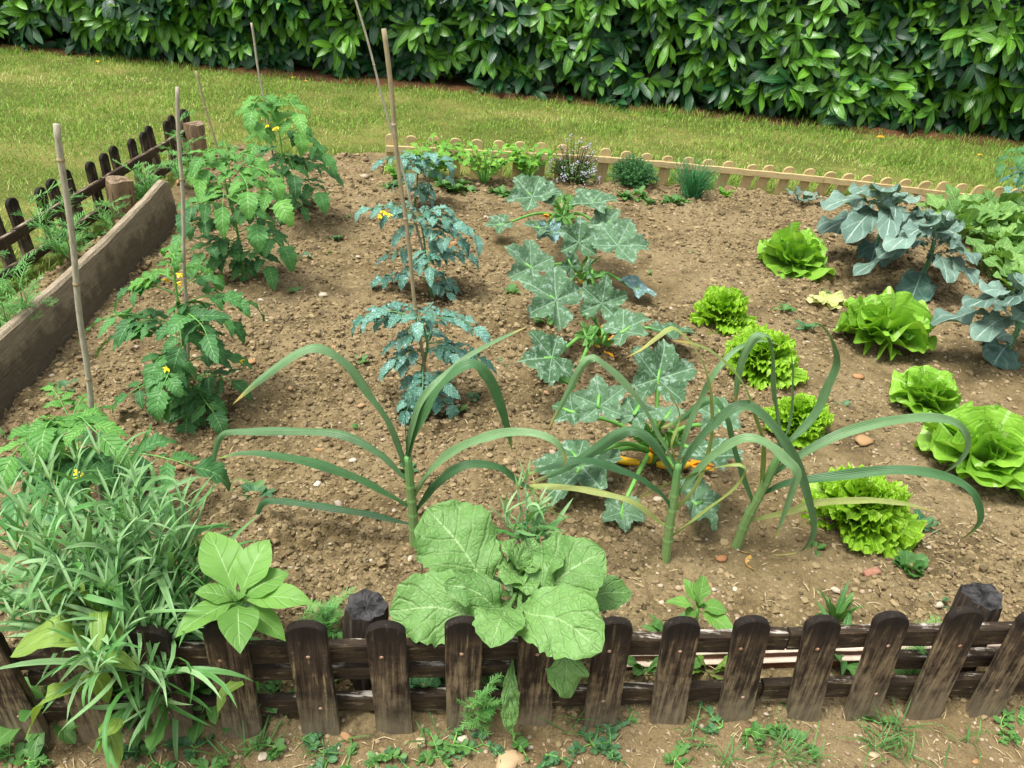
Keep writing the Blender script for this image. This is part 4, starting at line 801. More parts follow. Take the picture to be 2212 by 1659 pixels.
courgette('courgette plant at the far end of its row, near the thyme', g(1212, 494), [
 (1150, 425, 1112, 388, 100, .3, .34, Z, U), (1178, 424, 1190, 398, 66, .3, .33, Z, U), (1278, 438, 1312, 400, 95, .3, .33, Z, U), (1084, 484, 1038, 494, 60, .12, .1, Z, (.3, 0, 0)), (1168, 494, 1120, 482, 70, .2, .22, Z, U), (1216, 468, 1232, 416, 46, .24, .34, ZY, (0, -.8, 0)),
 (1250, 524, 1254, 458, 92, .2, .3, Z, (0, -.5, 0)), (1308, 488, 1340, 450, 80, .22, .28, Z, U), (1334, 530, 1362, 478, 122, .2, .26, Z, (0, -.3, 0)), (1188, 498, 1200, 532, 66, .18, .12, ZB, U), (1225, 440, 1205, 425, 40, .26, .3, ZY, U)], 41, [((1205, 478), (1188, 470), .08, .1, .009)])
courgette('courgette plant second from the far end, one bluish leaf out to its right', g(1256, 620), [
 (1148, 578, 1085, 535, 118, .2, .26, Z, U), (1202, 648, 1120, 598, 142, .2, .26, Z, U), (1300, 656, 1312, 596, 100, .2, .28, Z, (0, -.4, 0)), (1372, 622, 1440, 618, 82, .1, .06, ZB, (-.1, 0, 0)), (1234, 574, 1212, 534, 62, .24, .3, Z, U), (1272, 590, 1290, 548, 60, .22, .3, Z, U), (1290, 598, 1345, 588, 50, .2, .2, ZY, (0, .4, 0)), (1262, 600, 1276, 560, 40, .2, .3, ZY, (0, -.6, 0))], 42, [((1256, 612), (1258, 588), .06, .12, .008), ((1262, 622), (1248, 640), .05, .03, .007)])
courgette('courgette plant third along its row, with small yellow fruits at its centre', g(1292, 752), [
 (1266, 726, 1248, 688, 56, .2, .24, ZY, U), (1304, 736, 1322, 668, 44, .16, .3, ZY, (0, -.7, 0)), (1345, 714, 1412, 680, 108, .18, .22, Z, U), (1442, 716, 1528, 698, 104, .12, .1, Z, U), (1192, 772, 1128, 778, 128, .16, .16, Z, (0, -.3, 0)), (1228, 828, 1152, 790, 62, .12, .16, ZY, (.2, .9, 0)), (1180, 785, 1165, 830, 70, .1, .05, Z, U), (1275, 735, 1300, 700, 44, .18, .24, ZY, U)], 43, [((1286, 744), (1308, 762), .05, .03, .009), ((1300, 742), (1318, 732), .05, .07, .006), ((1280, 745), (1268, 728), .05, .08, .006), ((1293, 740), (1298, 715), .06, .1, .006)])
courgette('nearest courgette plant, with long yellow courgettes and orange withered flowers', g(1402, 1010), [
 (1422, 818, 1436, 728, 150, .22, .3, Z, (0, -.4, 0)), (1297, 876, 1288, 796, 112, .24, .3, Z, (0, -.3, 0)), (1372, 895, 1404, 832, 92, .24, .3, Z, (0, .2, 0)), (1236, 888, 1180, 872, 80, .16, .14, Z, U), (1258, 1008, 1186, 1092, 185, .1, .05, Z, (0, -.1, 0)), (1555, 905, 1548, 828, 98, .18, .22, Z, U), (1532, 985, 1592, 928, 122, .16, .16, Z, U), (1500, 1082, 1588, 1096, 130, .12, .06, Z, U), (1345, 1104, 1352, 1172, 92, .06, .03, Z, U), (1250, 985, 1195, 950, 100, .14, .13, Z, U), (1440, 960, 1430, 900, 60, .2, .3, ZY, (0, -.5, 0)), (1395, 940, 1380, 900, 55, .18, .26, ZY, (0, -.5, 0)), (1440, 900, 1462, 870, 70, .2, .2, Z, U)], 44,
 [((1382, 1000), (1322, 988), .05, .06, .013), ((1418, 1003), (1492, 1003), .04, .05, .014), ((1400, 1000), (1408, 978), .06, .1, .009)])

# ------------------------------------------------------------------ lettuces
def fan(L, phm, nph, nr, el0, droop, az, ruf, freq, r_, cup=.3, out=None, p=1.2, base=(0, 0, 0), rnd=None, r0=.02, round_=.5):
    ph = np.linspace(-phm, phm, nph); rr = np.linspace(r0, 1, nr)**.85
    Rr = (1-round_*(np.abs(ph)/phm)**2.6)*(1+.07*(fbm(ph*3+r_.uniform(0, 99), ph*0, 3)-.5)*2)
    x = L*rr[:, None]*Rr[None]*np.sin(ph)[None]; s_ = L*rr[:, None]*Rr[None]*np.cos(ph)[None]; s_ = np.maximum(s_, 0)
    t = np.linspace(0, 1.15, 40); e = el0-droop*t**p; yy_ = np.concatenate([[0], np.cumsum(np.cos((e[1:]+e[:-1])/2))])*L*1.15/39; zz_ = np.concatenate([[0], np.cumsum(np.sin((e[1:]+e[:-1])/2))])*L*1.15/39
    Y = np.interp(s_/L, t, yy_); Z = np.interp(s_/L, t, zz_); E_ = np.interp(s_/L, t, e)
    q = rr[:, None]; off = cup*x**2/L
    k1, k2, k3 = r_.uniform(0, 6.28, 3)
    off = off+L*ruf*q**2.6*(np.sin(freq*ph[None]+k1)+.6*np.sin(freq*1.73*ph[None]+k2)+.4*np.sin(freq*2.9*ph[None]+k3+q*3))
    if freq > 12: off = off+L*.035*q**5*np.sin(freq*3.1*ph[None]+k2+6*q)
    x = x+L*ruf*.5*q**3*np.sin(freq*1.3*ph[None]+k3)
    Y = Y-np.sin(E_)*off; Z = Z+np.cos(E_)*off
    V = np.stack([x, Y, Z], -1).reshape(-1, 3); c, sn = math.cos(az), math.sin(az); V = np.stack([V[:, 0]*c-V[:, 1]*sn, V[:, 0]*sn+V[:, 1]*c, V[:, 2]], 1)+np.asarray(base)
    Lv = np.stack([np.broadcast_to(ph[None]/phm, x.shape), np.broadcast_to(rr[:, None], x.shape), np.full(x.shape, r_.random() if rnd is None else rnd)], -1)
    return V, gridF(nph, nr), Lv.reshape(-1, 3)
def head(name, label, px, py, wpx, kind, seed, group, squash=1.):
    r_ = np.random.default_rng(seed); c = g(px, py); R = wpx/F*depth(c)/2; root = thing(name, label, 'lettuce', c, group); out, inn = MB(), MB()
    if kind == 'frilly':
        for ring, (n, e, l, dr) in enumerate([(11, .25, 1.04, .45), (11, .6, 1.0, .7), (11, .95, .93, .9), (10, 1.2, .82, .9), (10, 1.42, .68, .8)]):
            for k in range(n):
                az = k*6.283/n+ring*.37+r_.normal(0, .3); b = c+A(0, 0, .012+.012*ring)+R*(.12-.02*ring)*A(-math.sin(az), math.cos(az), 0)
                V, Fc, L = fan(R*l*r_.uniform(.85, 1.1), r_.uniform(.6, .9), 100, 12, e+r_.normal(0, .22), dr+r_.normal(0, .3), az, r_.uniform(.05, .085), r_.uniform(20, 27), r_, .2, p=1.5, base=b, rnd=np.clip(r_.random()*.6+ring*.1, 0, 1)); (out if ring < 3 else inn).add(V, Fc, L)
        m = M['frilly']
    elif kind == 'butter':
        for ring, (n, e, l, dr) in enumerate([(7, .4, 1.08, .3), (7, .8, 1.06, .4), (7, 1.05, .98, .4), (6, 1.25, .9, .4), (6, 1.4, .72, .5)]):
            for k in range(n):
                az = k*6.283/n+ring*.5+r_.normal(0, .15); b = c+A(0, 0, .01+.008*ring)+R*.05*A(-math.sin(az), math.cos(az), 0)
                V, Fc, L = fan(R*l*r_.uniform(.8, 1.12), r_.uniform(.85, 1.2), 64, 14, e+r_.normal(0, .26), dr+r_.normal(0, .45), az, r_.uniform(.07, .15), r_.uniform(4., 7.5), r_, r_.uniform(-.5, .2), p=1.3, round_=.25, base=b, rnd=np.clip(r_.random()*.5+ring*.12, 0, 1)); (out if ring < 2 else inn).add(V, Fc, L)
        m = M['butter']
    else:
        for k in range(9):
            az = k*.7+r_.normal(0, .2); V, Fc, L = fan(R*r_.uniform(.6, 1.05), .7, 40, 10, r_.uniform(.02, .5), r_.uniform(.3, .9), az, .09, 7, r_, -.2, base=c+A(0, 0, .02)); V[:, 2] = np.maximum(V[:, 2], soilz(V[:, 0], V[:, 1])+.003); (out if k < 6 else inn).add(V, Fc, L)
        m = M['wilt']
    out.build('outer_leaves', m, root); inn.build('heart_leaves', m, root)
GF, GB = 'frilly lettuces', 'smooth butterhead lettuces'
head('frilly_lettuce', 'bright frilly lettuce farthest back, just right of the mottled courgette leaf', 1556, 700, 134, 'frilly', 51, GF)
head('frilly_lettuce', 'frilly lettuce behind the upright leek leaf, second from the back of its row', 1640, 812, 158, 'frilly', 52, GF)
head('frilly_lettuce', 'small frilly lettuce half hidden by leek leaves', 1716, 935, 140, 'frilly', 53, GF)
head('frilly_lettuce', 'largest frilly lettuce, nearest the front fence', 1850, 1128, 212, 'frilly', 54, GF)
head('butterhead_lettuce', 'smooth lettuce farthest back, alone between the courgettes and blue green broccoli', 1706, 590, 158, 'butter', 61, GB)
head('butterhead_lettuce', 'large open smooth lettuce beside the wilted yellow one', 1898, 750, 200, 'butter', 62, GB)
head('butterhead_lettuce', 'smaller smooth lettuce tucked behind the big pale one at the right', 1992, 885, 150, 'butter', 63, GB)
head('butterhead_lettuce', 'biggest smooth pale lettuce, touching the right edge', 2118, 1020, 240, 'butter', 64, GB)
head('wilted_lettuce', 'wilted yellowed lettuce lying flat on the soil', 1782, 668, 116, 'wilt', 65, None)

# ------------------------------------------------------------------ broad leaves traced one by one
def blade(mb, a, t, w, pr, r_, up=.1, nu=6, n=26, wav=(.18, 3, 0.), blis=0., fold=.15, ser=0, amp=0., tiltn=0., droop=0., bf=60.):
    C = leafcurve(a, t, up, n); C[:, 2] -= droop*np.linalg.norm(t-a)*np.linspace(0, 1, n)**3
    V, Fc, L = strip(C, prof(pr, n, ser, amp)*w/2, fold=fold, nu=nu, wav=(wav[0], wav[1], r_.uniform(0, 6)), rnd=r_.random(), roll=tiltn, blis=blis, bf=bf); mb.add(V, Fc, L)
def broccoli(label, base, tips, seed):
    r_ = np.random.default_rng(seed); base = np.asarray(base, float); root = thing('broccoli_plant', label, 'broccoli plant', base, 'blue green broccoli plants'); top = base+A(0, 0, .18)
    mb = MB(); tube(mb, resample([base-A(0, 0, .03), base+A(.01, 0, .08), top], 8), np.linspace(.014, .01, 8), 9); mb.build('stem', M['stem_dark'], root)
    for (px, py, z, w) in tips:
        t = at(px, py, z); a = base+A(0, 0, np.clip(z*.6, .02, .19)); l = np.linalg.norm(t-a); mb = MB(); blade(mb, a, t, w/F*depth(t)*1.05, BROC, r_, .08, 7, 36, (.34, 3.4, 0), .004, .12, 11, .08, r_.normal(0, .35), droop=.06); mb.build('leaf', M['broc_d' if z < .12 else 'broc'], root)
    for k in range(11):
        az = k*2.4+r_.random(); z0 = r_.uniform(.06, .19); l = r_.uniform(.14, .22); a = base+A(0, 0, z0); t = a+A(math.cos(az)*l*.85, math.sin(az)*l*.85, r_.uniform(-.02, .14)); mb = MB(); blade(mb, a, t, l*r_.uniform(.42, .6), BROC, r_, .1, 6, 30, (.36, 3.6, 0), .004, .12, 9, .1, r_.normal(0, .4), droop=.1); mb.build('leaf', M['broc'], root)
    mb = MB()
    for k in range(20):
        az = k*2.4+r_.random()*.5; l = r_.uniform(.07, .17); t = top+A(math.cos(az)*l*.6, math.sin(az)*l*.6, l*.9); blade(mb, top-A(0, 0, .02), t, l*.5, BROC, r_, .1, 3, 14, (.4, 3, 0), .002)
    mb.build('heart_leaves', M['broc'], root)
broccoli('blue green broccoli plant farthest back, below the pine fence', g(1886, 542), [(1782, 436, .38, 60), (1776, 492, .22, 62), (1850, 405, .46, 52), (1908, 398, .5, 60), (1968, 428, .42, 52), (1985, 485, .3, 60), (1882, 568, .06, 70), (1938, 460, .4, 55), (1832, 505, .3, 62), (1920, 500, .36, 50), (1960, 520, .2, 45)], 71)
broccoli('blue green broccoli plant in the middle, with pale ribbed leaves', g(1985, 612), [(1848, 582, .16, 46), (2062, 498, .36, 60), (2105, 560, .28, 62), (2108, 605, .2, 45), (1968, 648, .05, 74), (2010, 478, .42, 52), (1925, 528, .34, 60), (2050, 600, .2, 50), (1965, 500, .38, 55), (1900, 545, .26, 50)], 72)
broccoli('blue green broccoli plant nearest, cut off by the right edge', g(2172, 762), [(2022, 690, .22, 88), (2128, 618, .38, 62), (2205, 600, .42, 62), (2148, 782, .05, 86), (2095, 650, .34, 62), (2225, 690, .3, 70), (2178, 645, .4, 66), (2110, 720, .24, 55), (2240, 640, .4, 60)], 73)
def leafy(name, label, cat, base, n, l0, l1, w, pr, mat, seed, group=None, el=(.5, 1.3), droop=(.6, 1.4), stems=None, wav=(.25, 3), nu=3, nn=14, ser=0, amp=0., blis=0., pet=0, rn=0, scl=1., part='foliage', fold=.2):
    """plant of n leaves springing from one crown"""
    r_ = np.random.default_rng(seed); base = np.asarray(base, float); root = thing(name, label, cat, base, group); mb = MB(); sp = 0
    for k in range(n):
        az = k*2.4+r_.normal(0, .3); l = r_.uniform(l0, l1); C = arc(base+A(math.cos(az), math.sin(az), 0)*.006+A(0, 0, -.004), az, r_.uniform(*el), l, r_.uniform(*droop), nn, r_.normal(0, .25), 1.5)
        V, Fc, L = strip(C, prof(pr, nn, ser, amp)*w*l/2*r_.uniform(.85, 1.15), roll=r_.normal(0, .2), nu=nu, wav=(wav[0], wav[1], r_.uniform(0, 6)), rnd=r_.random(), blis=blis, fold=fold)
        mb.add(V, Fc, L)
    mb.build(part, M[mat], root); return root
RAD = [(0, .06), (.25, .08), (.32, .3), (.4, .28), (.5, .6), (.7, 1), (.9, .8), (1, 0)]
for i, (px, py) in enumerate([(2035, 492), (2075, 462), (2100, 500), (2140, 466), (2165, 505), (2200, 470), (2120, 540), (2160, 545), (2205, 530), (2135, 590), (2180, 590), (2225, 575), (2060, 520), (2230, 500), (2190, 630), (2215, 460)]):
    leafy('radish_plant', 'pale green leafy radish plant in the thick patch at the right edge', 'radish plant', g(px, py+22), 16, .15, .29, .42, RAD, 'radish', 80+i, 'pale leafy plants in the patch at the right edge', (.75, 1.35), (.3, 1.3), wav=(.3, 3), ser=9, amp=.1, blis=.003)

# ------------------------------------------------------------------ front plants
def mustard():
    r_ = np.random.default_rng(90); base = g(1112, 1432); root = thing('mustard_plant', 'big pale green plant with crinkled broad leaves spilling over the front fence', 'leafy plant', base)
    mb = MB(); tube(mb, resample([base-A(0, 0, .03), base+A(0, 0, .1), base+A(0, .01, .2)], 8), np.linspace(.015, .01, 8), 9); mb.build('stem', M['stem'], root)
    for (ax_, ay, tx, ty, w, za, zt, up, roll) in [
        (1058, 1268, 922, 1098, 172, .26, .36, .06, .25), (1040, 1330, 840, 1322, 150, .27, .26, .10, .35), (1086, 1318, 958, 1262, 88, .3, .36, .14, .2), (1092, 1322, 1060, 1400, 112, .32, .335, .16, .0),
        (1128, 1318, 1300, 1408, 150, .32, .345, .14, -.2), (1140, 1312, 1306, 1190, 158, .26, .36, .1, -.3), (1230, 1310, 1366, 1280, 78, .2, .22, .12, -.3), (1215, 1412, 1232, 1508, 88, .2, .14, .1, 0), (1150, 1290, 1215, 1180, 80, .27, .36, .08, .3),
        (1060, 1330, 990, 1345, 70, .24, .24, .1, .2), (1150, 1330, 1220, 1352, 70, .26, .27, .15, -.3), (1104, 1450, 1100, 1582, 40, .16, .05, .05, 0)]:
        a, t = at(ax_, ay, za), at(tx, ty, zt); mb = MB(); n = 40
        C = resample([base+A(0, 0, za*.75), a, a+(t-a)*.5+A(0, 0, up*np.linalg.norm(t-a)), t], n) if ty < 1500 else resample([base+A(0, -.03, .2), a, (a+t)/2+A(0, -.01, 0), t], n)
        d0 = np.linalg.norm(a-base-A(0, 0, za*.75)); f0 = d0/(d0+np.linalg.norm(t-a)); v = np.linspace(0, 1, n); q = np.clip((v-f0*.75)/(1-f0*.75), 0, 1)
        wd = np.interp(q, [0, .08, .25, .5, .72, .88, .96, 1], [.07, .18, .62, .98, .95, .62, .3, 0])*w/F*depth((a+t)/2)/2*1.06; wd = wd*(1+.06*(np.abs((v*12) % 1-.5)*4-1)+.1*(fbm(v*7+r_.uniform(0, 50), v*0, 2)-.5))
        V, Fc, L = strip(C, np.maximum(wd, .003*(v < .99)), fold=.12, nu=9, wav=(.22, 3.2, r_.uniform(0, 6)), rnd=r_.random(), roll=roll*1.3+r_.normal(0, .15), blis=.006, bf=75); mb.add(V, Fc, L); mb.build('leaf', M['mustard'], root)
    hb = MB()
    for k in range(14):
        az = k*2.4; l = r_.uniform(.05, .1); b = base+A(.0, .01, .255); C = arc(b, az, r_.uniform(.5, 1.3), l, r_.uniform(.1, 1.), 10); V, Fc, L = strip(C, prof(CABB, 10, 4, .1)*l*.34, nu=3, wav=(.4, 3, k), rnd=.9, blis=.003); hb.add(V, Fc, L)
    hb.build('heart_leaves', M['mustard'], root)
mustard()
def sunflower(label, base, c, tips, seed, w=66):
    r_ = np.random.default_rng(seed); base = np.asarray(base, float); root = thing('sunflower_seedling', label, 'sunflower', base); c = np.asarray(c)
    mb = MB(); tube(mb, resample([base-A(0, 0, .03), (base+c)/2+A(.005, 0, 0), c], 10), np.linspace(.006, .0035, 10), 8); mb.build('stem', M['stem'], root)
    for (px, py, z, w_) in tips:
        t = at(px, py, z); mb = MB(); l = np.linalg.norm(t-c); a = c+A(0, 0, -.012 if z < c[2] else -.002); blade(mb, a, t, 1.22*w_/F*depth(t), [(0, .05), (.14, .07), (.22, .4), (.42, 1), (.62, .9), (.82, .5), (.93, .2), (1, 0)], r_, .12, 4, 22, (.09, 2, 0), .0012, .16, tiltn=r_.normal(0, .15)); mb.build('leaf', M['sunfl'], root)
    hb = MB()
    for k in range(7):
        l = r_.uniform(.018, .035); C = arc(c, k*2.4, r_.uniform(.7, 1.3), l, .4, 8); V, Fc, L = strip(C, prof(OVATE, 8)*l*.22, nu=2, rnd=.2); hb.add(V, Fc, L)
    hb.build('bud_leaves', M['sunfl'], root)
c = at(515, 1300, .33); sunflower('young sunflower with broad pointed leaves, right of the silvery narrow-leaved clump', A(c[0]+.01, c[1]+.0, float(soilz(c[0], c[1]))), c, [(448, 1148, .40, 78), (582, 1165, .40, 70), (625, 1240, .36, 70), (678, 1306, .35, 62), (378, 1378, .34, 62), (519, 1413, .335, 76), (420, 1280, .36, 48), (618, 1386, .28, 54), (470, 1330, .3, 40)], 91)
c = at(1508, 1312, .16); sunflower('small sunflower seedling behind the front fence, below the leeks', A(c[0], c[1], float(soilz(c[0], c[1]))), c, [(1520, 1242, .21, 34), (1436, 1302, .16, 34), (1589, 1376, .14, 42), (1572, 1322, .16, 40), (1476, 1250, .2, 26), (1480, 1330, .14, 30)], 92)
# narrow silvery leaves: cornflowers
def cornflower(label, stems, seed, lo=.07, hi=.15, ww=.0042, dens=26, base=None, buds=True):
    r_ = np.random.default_rng(seed); root = thing('cornflower_clump', label, 'cornflower', base); st, lf = MB(), MB(); bds = []
    for (b, t) in stems:
        l = np.linalg.norm(t-b); P = resample([b-A(0, 0, .02), b+(t-b)*.4+r_.normal(0, .015, 3)+A(0, 0, .05*l), b+(t-b)*.75+r_.normal(0, .015, 3)+A(0, 0, .05*l), t], 16); tube(st, P, np.linspace(.0032, .0016, 16), 6); rn = r_.random()
        T = nrm(np.gradient(P, axis=0))
        for k in range(dens):
            f = r_.random()**.75; i = int(f*15); az = k*2.4+r_.normal(0, .5); L_ = r_.uniform(lo, hi)*(1.05-.5*max(0, f-.6)/.4)
            C = arc(P[i], az, r_.uniform(.6, 1.42), L_, r_.uniform(.1, 2.3), 9, r_.normal(0, .9), 1.3); V, Fc, L = strip(C, prof(LANCE, 9)*ww*r_.uniform(.75, 1.3)*(L_/.11)**.5, roll=r_.normal(0, .5), fold=.3, nu=1, rnd=np.clip(r_.random()**1.4*.9+.2*(rn-.5), 0, 1)); lf.add(V, Fc, L)
        for k in range(4):
            C = arc(t, k*2.4, r_.uniform(.9, 1.45), r_.uniform(.04, .08), r_.uniform(0, .6), 7); V, Fc, L = strip(C, prof(LANCE, 7)*.0032, fold=.3, rnd=.9); lf.add(V, Fc, L)
        if buds and r_.random() < .3:
            bd = MB(); bds.append(bd); tube(bd, [t, t+A(0, 0, .008), t+A(0, 0, .014), t+A(0, 0, .019)], [.002, .0045, .004, .001], 7)
    st.build('stems', M['stem_dark'], root); lf.build('foliage', M['cornfl'], root)
    for bd in bds: bd.build('bud', M['cornfl'], root)
r_ = np.random.default_rng(5); sts = []
for (px, py, z) in [(20, 1075, .42), (75, 1010, .44), (110, 1040, .5), (165, 1000, .48), (215, 985, .5), (255, 1010, .46), (300, 1060, .46), (345, 1100, .42), (395, 1090, .4), (60, 1120, .45), (140, 1100, .5), (240, 1080, .48), (290, 1130, .44), (350, 1150, .4), (390, 1190, .36), (420, 1230, .3), (330, 1220, .38), (250, 1180, .44), (180, 1170, .46), (100, 1180, .45), (35, 1190, .42), (10, 1260, .38), (80, 1270, .38), (300, 1300, .34), (370, 1290, .3), (230, 1270, .4), (160, 1280, .4), (320, 1350, .3), (410, 1330, .26), (-20, 1150, .42), (-30, 1300, .36), (430, 1180, .3), (120, 1350, .36), (270, 1360, .34), (30, 1340, .36)]:
    t = at(px, py, z); b = A(t[0]*.75-.17+r_.normal(0, .03), 1.17+.3*(t[1]-1.1)+r_.normal(0, .05), 0.); b[1] = max(b[1], fy(b[0])+.05); b = gz(b); sts.append((b, t))
for (px, py, z) in [(205, 1455, .36), (180, 1420, .38), (300, 1440, .3)]:
    t = at(px, py, z); b = gz(A(t[0]-.02, fy(t[0])+.06, 0)); sts.append((b, t))
cornflower('tall thick clump of narrow silvery leaves at the lower left, leaning over the fence', sts, 93, .1, .25, .0046, 22, gz(A(-.75, 1.15, 0)))
sts = []
for (px, py, z) in [(1118, 1060, .42), (1135, 1045, .44), (1090, 1110, .36), (1160, 1095, .38), (1150, 1130, .34), (1110, 1150, .3)]:
    t = at(px, py, z); sts.append((gz(A(.09+r_.normal(0, .012), 1.31+r_.normal(0, .012), 0)), t))
cornflower('slender upright plant with narrow curling leaves growing through the crinkled plant', sts, 94, .07, .15, .0062, 15, gz(A(.09, 1.31, 0)), False)
def traced(name, label, cat, base, leaves, mat, seed, group=None, pr=SPOON, wav=(.12, 2.2)):
    r_ = np.random.default_rng(seed); root = thing(name, label, cat, base, group); base = np.asarray(base, float)
    for (px, py, z, w, mx, my, mz) in leaves:
        t = at(px, py, z); m = at(mx, my, mz); n = 24; C = resample([base, m, (m+t)/2+A(0, 0, .015), t], n); mb = MB(); V, Fc, L = strip(C, prof(pr, n)*w/F*depth(t)/2, nu=4, wav=(wav[0], wav[1], r_.uniform(0, 6)), rnd=r_.random(), fold=.15, blis=.001, roll=r_.normal(0, .2)); mb.add(V, Fc, L); mb.build('leaf', M[mat], root)
traced('marigold_plant', 'plant with spoon shaped yellow green leaves hanging through the fence under the silvery clump', 'marigold', gz(A(-.72, 1.12, 0)), [(22, 1420, .30, 74, 150, 1370, .35), (300, 1450, .29, 70, 215, 1420, .31), (52, 1602, .05, 52, 130, 1490, .2), (208, 1420, .33, 44, 225, 1330, .35), (265, 1400, .3, 56, 235, 1350, .33), (255, 1660, .02, 42, 240, 1560, .1), (235, 1520, .14, 46, 205, 1450, .28), (215, 1630, .03, 40, 245, 1570, .12), (90, 1240, .34, 60, 150, 1300, .3), (180, 1250, .4, 60, 190, 1300, .34), (470, 1540, .12, 40, 505, 1470, .16), (420, 1130, .28, 62, 360, 1220, .26)], 'calend', 95)
def feathery(name, label, cat, base, stems, seed, group=None, mat='feather', fine=.0011, n=9, l0=.07, l1=.12, stemr=.003):
    """thread-leaved plant: pinnate leaves cut into narrow strips"""
    r_ = np.random.default_rng(seed); root = thing(name, label, cat, base, group); st, lf = MB(), MB()
    for (b, t) in stems:
        b, t = np.asarray(b, float), np.asarray(t, float); P = resample([b-A(0, 0, .02), (b+t)/2+r_.normal(0, .012, 3), t], 12); tube(st, P, np.linspace(stemr, stemr*.4, 12), 6)
        for k in range(n):
            f = .2+.8*k/max(n-1, 1); i = int(f*11); az = k*2.4+r_.normal(0, .3); L_ = r_.uniform(l0, l1); C = arc(P[i], az, r_.uniform(.3, 1.1), L_, r_.uniform(.2, 1.), 10); T = nrm(np.gradient(C, axis=0)); rn = r_.random()
            V, Fc, L = strip(C, np.linspace(fine*1.1, fine*.5, 10), rnd=rn, nu=1); lf.add(V, Fc, L)
            for j in range(1, 9):
                for sg in (-1, 1):
                    sd_ = nrm(np.cross(T[j], A(0, 0, 1)))*sg; l2 = L_*(.42 if j < 6 else .25)*r_.uniform(.7, 1.2); d = nrm(T[j]*.75+sd_*.8+A(0, 0, .1)+r_.normal(0, .12, 3)); Q = np.stack([C[j], C[j]+d*l2*.5, C[j]+d*l2+T[j]*l2*.1]); V, Fc, L = strip(Q, A(fine, fine*.9, 0), rnd=rn); lf.add(V, Fc, L)
                    for q in (.35, .65):
                        d2 = nrm(d*.8+T[j]*.6*(1 if q < .5 else -.4)+r_.normal(0, .15, 3)); Q2 = np.stack([C[j]+d*l2*q, C[j]+d*l2*q+d2*l2*.25, C[j]+d*l2*q+d2*l2*.5]); V, Fc, L = strip(Q2, A(fine*.85, fine*.7, 0), rnd=rn); lf.add(V, Fc, L)
    st.build('stems', M['stem'], root); lf.build('foliage', M[mat], root)
def cosmos(label, bpx, tips, seed, **k):
    b = at(*bpx); b = A(b[0], b[1], .0); feathery('cosmos_plant', label, 'cosmos', b, [(b+A(*(np.random.default_rng(seed+i).normal(0, .02, 2)), 0), at(*t)) for i, t in enumerate(tips)], seed, 'feathery cosmos plants along the left fence', **k)
cosmos('feathery cosmos plant in front of the tall thick cane by the left fence', (150, 560), [(95, 420, .42), (130, 440, .38), (60, 450, .38), (140, 500, .25), (110, 520, .2)], 101, fine=.0015)
cosmos('feathery cosmos plant at the left edge of the picture', (20, 740), [(30, 590, .4), (60, 640, .3), (0, 610, .36), (80, 660, .25), (20, 680, .2), (-30, 560, .45)], 102, fine=.0014)
cosmos('feathery cosmos plant at the far end of the left fence, touching a cane', (385, 400), [(385, 270, .46), (365, 300, .4), (410, 310, .36), (390, 340, .28)], 103, fine=.0018)
cosmos('feathery cosmos seedling between the squared log and the far end of the left fence', (308, 440), [(310, 372, .25), (285, 365, .25), (330, 380, .2), (312, 400, .14)], 104, fine=.0017)
cosmos('feathery cosmos seedling at the foot of the squared log', (240, 510), [(240, 440, .18), (215, 450, .16), (262, 450, .14)], 105, n=6, fine=.0016)
G_ = 'feathery seedlings behind the front fence'
b = g(700, 1390); feathery('poppy_seedling', 'feathery grey green seedling between the young sunflower and the blackened stump', 'seedling', b, [(b, at(690, 1320, .1)), (b, at(730, 1300, .1)), (b, at(655, 1330, .1)), (b, at(715, 1350, .07))], 106, G_, fine=.0009, l0=.035, l1=.06)
b = gz(A(-.02, 1.11, 0)); feathery('fennel_seedling', 'bright feathery seedling poking through the fence under the crinkled plant', 'seedling', b, [(b, at(1055, 1478, .16)), (b, at(1040, 1500, .14)), (b, at(1075, 1520, .1)), (b+A(0, -.03, 0), at(1050, 1560, .05))], 107, G_, fine=.0007, l0=.03, l1=.05)
b = gz(A(.98, 1.26, 0)); feathery('poppy_seedling', 'feathery seedling seen through the fence, left of the right stump', 'seedling', b, [(b, at(1960, 1385, .14)), (b, at(1985, 1400, .12)), (b, at(1945, 1420, .08)), (b, at(1990, 1370, .16))], 108, G_, fine=.0008, l0=.035, l1=.06)
